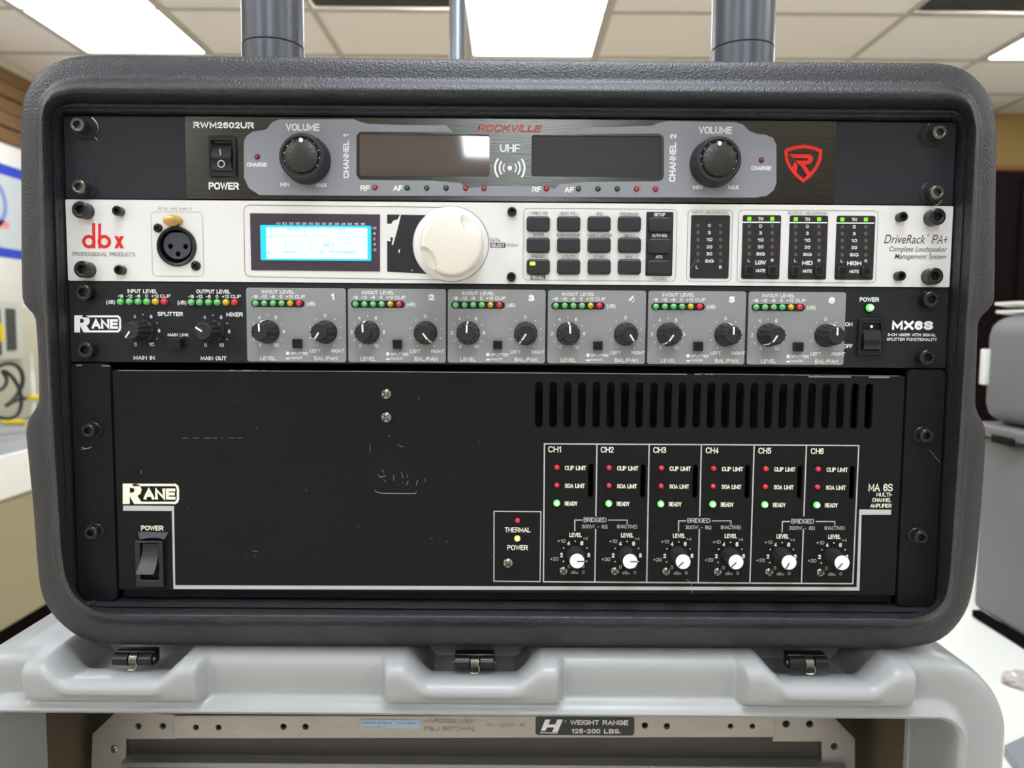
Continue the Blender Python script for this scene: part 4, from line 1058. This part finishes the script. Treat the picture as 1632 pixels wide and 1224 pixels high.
for px, py in ((36,1212),(1462,1214)):
    p = P(px, py, .03); V, Fc = lathe([(.0046, 0), (.0046, .004), (.0040, .0062), (.0025, .0072)], 28); V = [(x, y, z*1.9) for x, y, z in V]
    s = 1 if px > 500 else -1
    V = [(q[1]*s*1.0, q[0], q[2]) for q in V] if False else V
    link('rubber_bumper', tri_mesh('rubber_bumper', (V, Fc), 'rubber', 40), gc, p, 'black oval rubber bumper')
for s, x in ((1, xro), (-1, xlo)):             # inner flange that carries the bumpers
    a = P(1441 if s > 0 else 69, 1180, .034).x; g = boxg(min(a, x+s*.004), max(a, x+s*.004), .0302, .034, .12, ztop_open+.004); part('inner_flange', g[0], g[1], 'greycase', gc)

# ================================================================== poles on and behind the case
for k, (x0, x1, ys_, lb) in enumerate(((386.5,483.5,60,'satin black round pole with a seam, left one on the black case'),(1135,1234,64,'satin black round pole with a seam, right one on the black case'))):
    yp = .06; a = P(x0, 40, yp); b = P(x1, 40, yp); c = (a+b)/2; r = (b-a).length/2
    zt_ = max(v.z for v in Cu)-.0105; zs_ = P((x0+x1)/2, ys_-1, yp-r).z
    def vc(prof, n=48):
        V = [(rr*math.cos(2*PI*i/n), rr*math.sin(2*PI*i/n), z) for rr, z in prof for i in range(n)]
        Fc = [(q*n+i, q*n+(i+1) % n, (q+1)*n+(i+1) % n, (q+1)*n+i) for q in range(len(prof)-1) for i in range(n)]
        return V, Fc+[tuple(range(n)), tuple((len(prof)-1)*n+i for i in range(n))]
    h = zs_-zt_
    t = thing('round_pole', lb, 'pole', (c.x, yp, zt_), 'black poles on the case')
    link('lower_sleeve', tri_mesh('lower_sleeve', vc([(r, 0), (r, h-.0006), (r-.0006, h-.0001)]), 'pole', 15), t, (c.x, yp, zt_))
    link('tube', tri_mesh('tube', vc([(r-.0006, h+.0001), (r-.0002, h+.0006), (r-.0002, .42), (r-.003, .424)]), 'pole', 15), t, (c.x, yp, zt_))
a = P(716, 40, .95); b = P(742, 40, .95); r = (b.x-a.x)/2; cx = (a.x+b.x)/2
V = [(rr*math.cos(2*PI*i/24), rr*math.sin(2*PI*i/24), z) for rr, z in ((.14,0),(.14,.012),(.03,.03),(r,.04),(r,2.1),(r*.8,2.11)) for i in range(24)]
Fc = [(q*24+i, q*24+(i+1) % 24, (q+1)*24+(i+1) % 24, (q+1)*24+i) for q in range(5) for i in range(24)]+[tuple(range(24)), tuple(120+i for i in range(24))]
# the stand sits behind the transit case
o = link('floor_stand', tri_mesh('floor_stand', (V, Fc), 'steelpost', 40), None, (cx, .95, 0)); tag(o, 'thin grey metal post standing behind the black case', 'stand')

# ================================================================== the room
H = 1.35; ZCE = CAM.z+H; XL = -2.62; XR = 3.6; YB = 4.45; YFR = -6.6
def struct(name, g, m, smooth=0, parent=None):
    o = part(name, g[0], g[1], m, parent, smooth=smooth)
    if parent is None: o['kind'] = 'structure'
    return o
struct('floor', boxg(XL-.1, XR+.1, YFR-.1, YB+.1, -.1, 0), 'floor')
struct('wall_back', boxg(XL-.1, XR+.1, YB, YB+.1, 0, ZCE+.3), 'walltan')
struct('wall_left', boxg(XL-.1, XL, YFR, YB, 0, ZCE+.3), 'wallside')
struct('wall_right', boxg(XR, XR+.1, YFR, YB, 0, ZCE+.3), 'wallside')
struct('wall_front', boxg(XL-.1, XR+.1, YFR-.1, YFR, 0, ZCE+.3), mat('brown_painted_wall', (112,100,88), .8))
ce = struct('ceiling', boxg(XL-.1, XR+.1, YFR-.1, YB+.1, ZCE+.25, ZCE+.3), 'tile')
TX = .637; TY = .545
x_c = PZ(750, 88, ZCE).x-.012; y_c = PZ(839, 89, ZCE).y+.012
xg = sorted([x_c+TX*i for i in range(-8, 12) if XL < x_c+TX*i < XR]+[XL, XR]); yg = sorted([y_c-TY*i for i in range(-4, 22) if YFR < y_c-TY*i < YB]+[YFR, YB])
rows = [0, 4, 8, 13]                            # troffers cover two tiles in depth
lit = set(); 
cols = {0, -3, 4}
def cidx(x): return round((x-x_c)/TX)
def ridx(y): return round((y_c-y)/TY)
lights = [(c, r) for c in (-3, 0, 4) for r in (0, 6, 10)]+[(0, 15)]
grilles = [(-1, 1), (3, 1)]
occ = set()
for c, r in lights: occ |= {(c, r), (c, r+1)}
for g_ in grilles: occ.add(g_)
bars = []
for x in xg[1:-1]: bars.append(boxg(x-.012, x+.012, YFR, YB, ZCE-.004, ZCE))
for y in yg[1:-1]: bars.append(boxg(XL, XR, y-.012, y+.012, ZCE-.0042, ZCE))
g = join(*bars); o = part('grid_bars', g[0], g[1], 'tbar', ce, smooth=0)
tmesh = {}
for i in range(len(xg)-1):
    for j in range(len(yg)-1):
        x0, x1, y0, y1 = xg[i], xg[i+1], yg[j], yg[j+1]
        c, r = cidx(x0) if i else cidx(xg[1])-1, ridx(y1) if j < len(yg)-2 else -9
        if (c, r) in occ and abs(x1-x0-TX) < .01 and abs(y1-y0-TY) < .01: continue
        k = (round(x1-x0, 3), round(y1-y0, 3))
        if k not in tmesh:
            v, f = boxg(-k[0]/2+.006, k[0]/2-.006, -k[1]/2+.006, k[1]/2-.006, 0, .015); tmesh[k] = tri_mesh('ceiling_tile', (v, f), 'tile', 0)
        link('ceiling_tile', tmesh[k], ce, ((x0+x1)/2, (y0+y1)/2, ZCE+.0005+random.uniform(0, .002)))
NM = {(-3,0):'white ceiling light above the left end of the black case',(0,0):'white ceiling light behind the middle of the black case top',(4,0):'white ceiling light at the far right above the case corner'}
for c, r in lights:
    x0 = x_c+TX*c; y1 = y_c-TY*r; y0 = y1-2*TY
    t = thing('ceiling_light', NM.get((c, r)) or 'white ceiling light of the %s column, %s' % ({-3:'left',0:'middle',4:'right'}[c], {6:'nearly overhead of the cases',10:'just behind the photographer',15:'far behind the photographer'}[r]), 'ceiling light', ((x0+TX/2), (y0+y1)/2, ZCE), 'fluorescent ceiling lights')
    b = .03
    g = join(boxg(x0+.012, x0+b, y0+.012, y1-.012, ZCE-.006, ZCE+.05), boxg(x0+TX-b, x0+TX-.012, y0+.012, y1-.012, ZCE-.006, ZCE+.05), boxg(x0+b, x0+TX-b, y0+.012, y0+b, ZCE-.006, ZCE+.05), boxg(x0+b, x0+TX-b, y1-b, y1-.012, ZCE-.006, ZCE+.05))
    part('light_frame', g[0], g[1], 'lframe', t, smooth=0)
    g = boxg(x0+b, x0+TX-b, y0+b, y1-b, ZCE-.003, ZCE+.002); part('diffuser', g[0], g[1], 'diffuser', t, smooth=0)
for n_, (c, r) in enumerate(grilles):
    x0 = x_c+TX*c; y1 = y_c-TY*r; y0 = y1-TY
    t = thing('ceiling_vent', ('dark grey ceiling vent just left of the middle ceiling light', 'dark grey ceiling vent at the top right corner')[n_], 'vent', (x0+TX/2, (y0+y1)/2, ZCE), 'ceiling vents')
    g = boxg(x0+.012, x0+TX-.012, y0+.012, y1-.012, ZCE+.012, ZCE+.016); part('backing', g[0], g[1], 'grille', t, smooth=0)
    sl = tri_mesh('slat', boxg(-TX/2+.03, TX/2-.03, -.009, .009, -.003, .003), 'grille', 0)
    for q in range(14): link('slat', sl, t, (x0+TX/2, y0+.04+q*(TY-.08)/13, ZCE+.005))
# back wall, right: tan band above a dark panelled cupboard with an orange wooden rail
zr = P(1610, 266, YB).z
o = struct('trim_1', boxg(.9, XR, YB-.04, YB, zr-.10, zr), 'trimwood')
cu = thing('tall_cupboard', 'tall dark brown cupboard against the far wall at the right', 'cupboard', (2.6, YB-.3, 0))
g = boxg(1.6, XR-.05, YB-.44, YB-.045, 0, zr-.11, .01); part('cupboard_body', g[0], g[1], 'darkwood', cu)
for q in range(3):
    g = boxg(1.66+q*.62, 2.24+q*.62, YB-.46, YB-.44, .06, zr-.16, .004); part('cupboard_door', g[0], g[1], 'darkwood', cu)
# left wall: brown boards and the white board with blue bands
zhi = PX(0, 106, XL).z; zlo = PX(0, 226, XL).z
wp = None
nb = 5; bh = (zhi-zlo)/nb
for q in range(nb):
    g = boxg(XL, XL+.02+.012*(q % 2), .5, YB-.02, zlo+q*bh+.004, zlo+(q+1)*bh-.004, .003)
    o = part('wood_board', g[0], g[1], 'wood', bpy.data.objects['wall_left'])
zt1 = PX(0, 228, XL).z; zt2 = PX(0, 486, XL).z
sg = thing('wall_board', 'white board with blue bands and a pale poster on the left wall', 'wall board', (XL+.01, 3, zt2))
g = boxg(XL+.0, XL+.02, 1.0, 4.3, zt2, zt1-.002, .004); part('board', g[0], g[1], 'whiteboard', sg)
for a, b in ((260,277),(394,409)):
    g = boxg(XL+.02, XL+.023, 1.1, 4.2, PX(0,b,XL+.02).z, PX(0,a,XL+.02).z); part('blue_band', g[0], g[1], 'blue', sg, 'blue horizontal band')
g = boxg(XL+.02, XL+.022, 1.1, 4.2, PX(0,394,XL+.02).z, PX(0,277,XL+.02).z); ps = part('poster', g[0], g[1], 'paper', sg, 'pale grey poster field')
V, Fc = [], []
cy, cz = PX(-16, 322, XL+.023).y, PX(-16, 322, XL+.023).z
for i in range(33):
    a = 2*PI*i/32
    for r in (.10, .13): V.append((XL+.0235, cy+r*math.cos(a), cz+r*math.sin(a)))
Fc = [(2*i, 2*i+1, 2*i+3, 2*i+2) for i in range(32)]
part('poster_ring', V, Fc, mat('pale_blue_ring', (130,140,200), .6), ps, smooth=0)
p = PX(2, 357, XL+.023); g = boxg(XL+.0225, XL+.0235, p.y-.06, p.y+.06, p.z-.02, p.z+.02); part('poster_mark', g[0], g[1], mat('pale_red_mark', (226,150,150), .6), ps)
# left bench
XBN = -1.69; ZBN = PX(0, 729, XBN).z; z2 = PX(0, 798, XBN).z; z3 = PX(0, 1012, XBN).z
bn = thing('work_bench', 'work bench with a thick white edge and beige front along the left wall', 'bench', ((XBN+XL)/2, 2.2, 0))
g = boxg(XL+.02, XBN-.012, .6, 4.3, ZBN-.03, ZBN, .004); part('bench_top', g[0], g[1], 'benchtop', bn)
g = boxg(XBN-.012, XBN, .6, 4.3, z2, ZBN+.002, .003); part('bench_edge', g[0], g[1], 'laminate', bn, 'bright white edge band')
for q in range(6): g = boxg(XBN-.05, XBN-.02, .62+q*.61, 1.225+q*.61, z3, z2-.002, .003); part('bench_front', g[0], g[1], 'beigedark', bn)
g = boxg(XL+.1, XBN-.07, .65, 4.25, 0, z3); part('bench_plinth', g[0], g[1], 'darkwood', bn)
# instrument on the bench
xi = -2.25
zi1 = PX(0, 484, xi).z
it = thing('bench_instrument', 'beige instrument cabinet with a dark window standing on the left bench', 'instrument', (xi-.15, 3.2, ZBN))
g = boxg(xi-.30, xi, 2.3, 4.0, ZBN+.001, zi1, .012); part('housing', g[0], g[1], 'beige', it)
def onx(x0, x1, y0, y1, X, th=.01):
    a = PX(x0, y0, X); b = PX(x1, y1, X); c = PX(x0, y1, X)
    return boxg(X, X+th, min(a.y, b.y), max(a.y, b.y), min(c.z, b.z), max(a.z, PX(x1, y0, X).z))
g = onx(-22, 34, 482, 570, xi, .012); part('window_frame', g[0], g[1], mat('pale_grey_frame', (196,196,188), .5), it)
g = onx(8, 26, 492, 558, xi+.012, .004); part('dark_window', g[0], g[1], mat('dark_grey_green', (66,72,72), .3), it)
g = onx(-16, 2, 492, 566, xi+.012, .004); part('dark_window', g[0], g[1], mat('dark_grey_blue', (52,60,76), .3), it)
g = onx(-3, 5, 515, 545, xi+.016, .006); part('yellow_tag', g[0], g[1], 'yellow', it)
# bottle-like white tube beside it
p = PX(53, 640, -1.95); zq = ZBN
V, Fc = [], []
for rr, z in ((.010,0),(.010,.20),(.008,.24),(.003,.26),(.003,.32)):
    for i in range(16): V.append((p.x+rr*math.cos(2*PI*i/16), p.y+rr*math.sin(2*PI*i/16), zq+.001+z))
Fc = [(q*16+i, q*16+(i+1) % 16, (q+1)*16+(i+1) % 16, (q+1)*16+i) for q in range(4) for i in range(16)]+[tuple(range(16)), tuple(64+i for i in range(16))]
tag(part('glue_tube', V, Fc, 'whiteboard', None), 'slim white tube standing on the bench beside the black case', 'tube')
def tube(name, pts, r, m, label, cat, parent=None, plab=None):
    cu_ = bpy.data.curves.new('t', 'CURVE'); cu_.dimensions = '3D'; cu_.bevel_depth = r; cu_.bevel_resolution = 3; cu_.resolution_u = 8; cu_.use_fill_caps = True
    sp = cu_.splines.new('NURBS'); sp.points.add(len(pts)-1); sp.use_endpoint_u = True; sp.order_u = 4
    for q, v in zip(sp.points, pts): q.co = (*v, 1)
    o = bpy.data.objects.new('t', cu_); COL.objects.link(o)
    me = bpy.data.meshes.new_from_object(o.evaluated_get(bpy.context.evaluated_depsgraph_get()))
    V = [v.co.copy() for v in me.vertices]; Fc = [tuple(p.vertices) for p in me.polygons]
    bpy.data.objects.remove(o); bpy.data.curves.remove(cu_); bpy.data.meshes.remove(me)
    ob = part(name, V, Fc, m, parent, plab, 60)
    if label: tag(ob, label, cat)
    return ob
xc = -2.0
cb1 = [PX(x, y, xc+.02*math.sin(i)) for i, (x, y) in enumerate([(-30,600),(0,580),(20,576),(36,590),(38,615),(20,640),(5,650),(25,636),(45,634),(54,634)])]
tube('test_cable', cb1, .008, 'cable', 'looped black test cable with a yellow plug, upper one on the left bench', 'cable')
cb2 = [PX(x, y, xc+.08+.02*math.cos(i)) for i, (x, y) in enumerate([(-30,625),(-5,625),(10,618),(12,600),(0,590),(14,592),(34,620),(36,655),(20,672),(-5,664)])]
tube('test_cable', cb2, .007, 'cable', 'looped black test cable, lower one on the left bench', 'cable')
for (xa_, xb_, y, X, lb) in ((47,64,634,-1.93,'small yellow plug lying against the black case edge'),(6,40,673,-1.80,'longer bright yellow plug near the bench front')):
    a = PX(xa_, y, X) if X < -1.9 else PZ(xa_, y, ZBN+.0125); b = PX(xb_, y-1, X) if X < -1.9 else PZ(xb_, y, ZBN+.0125)
    tube('cable_plug', [a, a.lerp(b, .3), a.lerp(b, .7), b], .012, 'yellow', lb, 'plug')
# right: table, grey case and small things
ZT = CAM.z-.43
tb = thing('white_table', 'bright white laminate table at the right behind both cases', 'table', (1.2, .75, 0))
g = boxg(.44, 2.2, .05, 1.75, ZT-.03, ZT, .004); part('tabletop', g[0], g[1], 'laminate', tb)
for x in (.50, 2.12):
    for y in (.12, 1.67): g = boxg(x-.02, x+.02, y-.02, y+.02, 0, ZT-.031, .003); part('leg', g[0], g[1], 'steelpost', tb)
XS = .69
z1s = PX(1600, 502, XS).z
gb = thing('storage_case', 'plain grey storage case with a dark latch slot on the white table', 'storage case', (.9, .45, ZT))
ym = PX(1549, 700, XS).y
zm1 = PX(1610, 684, XS).z; zm2 = PX(1610, 706, XS).z
g = boxg(XS+.012, XS+.45, .16, ym, ZT+.012, zm2, .012); part('case_base', g[0], g[1], 'greybox', gb)
g = boxg(XS, XS+.46, .15, ym+.01, zm2+.001, zm1, .006); part('seam_band', g[0], g[1], mat('darker_grey_band', (118,114,116), .5), gb, 'darker ridge between lid and base')
g = boxg(XS+.006, XS+.45, .155, ym+.002, zm1+.0005, z1s, .03); part('case_lid', g[0], g[1], 'greybox', gb)
g = boxg(XS-.002, XS+.001, PX(1617,705,XS).y, PX(1581,700,XS).y, PX(1600,709,XS).z, PX(1600,696,XS).z, .001); part('latch_slot', g[0], g[1], 'black', gb, 'dark latch slot')
g = boxg(XS-.0, XS+.010, PX(1566,560,XS).y-.006, PX(1566,560,XS).y+.006, PX(1564,613,XS).z, PX(1564,556,XS).z, .002); part('pale_strip', g[0], g[1], 'whiteboard', gb, 'pale vertical strip')
for y in (.25, .55): g = boxg(XS+.03, XS+.40, y-.05, y+.05, ZT+.0005, ZT+.0125); part('rubber_foot', g[0], g[1], 'rubber', gb)
g = boxg(XS+.008, XS+.02, .16, ym-.01, ZT+.002, ZT+.0115); part('dark_edge_strip', g[0], g[1], 'darkwood', gb, 'dark lower edge')  # thin dark strip along the foot of the case side
for k, (ya, zz) in enumerate(((496, 0), (483, .012))):
    a = PX(1608+k*-2, ya, XS+.03)
    V, Fc = [], []
    for q, (dx, dz) in enumerate(((0,.003),(.02,0),(.05,0),(.08,.002),(.10,.005))):
        for dy in (-.03, .03):
            for t in (0, .004): V.append((a.x+dx, a.y+dy, z1s+.001+zz+dz+t))
    for q in range(4):
        b_ = q*4; Fc += [(b_, b_+4, b_+6, b_+2), (b_+1, b_+3, b_+7, b_+5), (b_, b_+1, b_+5, b_+4), (b_+2, b_+6, b_+7, b_+3)]
    Fc += [(0,2,3,1), (16,17,19,18)]
    tag(part('plastic_dish', V, Fc, 'laminate', None), ('white plastic dish lying directly on the grey storage case', 'white plastic dish, upper of the two on the grey storage case')[k], 'dish', 'white dishes on the storage case')
# crumpled film and a grey folder on the table
c = PZ(1622, 1092, ZT); bm = bmesh.new(); bmesh.ops.create_icosphere(bm, subdivisions=3, radius=1)
rr_ = random.Random(11)
for v in bm.verts: k = .8+.35*rr_.random(); v.co = Vector((v.co.x*.022*k, v.co.y*.016*k, max(0, v.co.z*.010*k+.006)))
bm.verts.index_update(); V = [v.co+c+Vector((.004, 0, .001)) for v in bm.verts]; Fc = [tuple(v.index for v in f.verts) for f in bm.faces]; bm.free()
tag(part('plastic_wrapper', V, Fc, 'bag', None, smooth=20), 'small crumpled clear plastic wrapper on the white table', 'wrapper')
q = [PZ(1600,1206,ZT), PZ(1650,1182,ZT), PZ(1720,1260,ZT), PZ(1660,1290,ZT)]
V = [p+Vector((0,0,.001)) for p in q]+[p+Vector((0,0,.012)) for p in q]
tag(part('grey_folder', V, [(0,1,2,3),(7,6,5,4),(0,4,5,1),(1,5,6,2),(2,6,7,3),(3,7,4,0)], 'benchtop', None, smooth=0), 'grey folder on the white table in the lower right corner', 'folder')
bpy.context.view_layer.update()
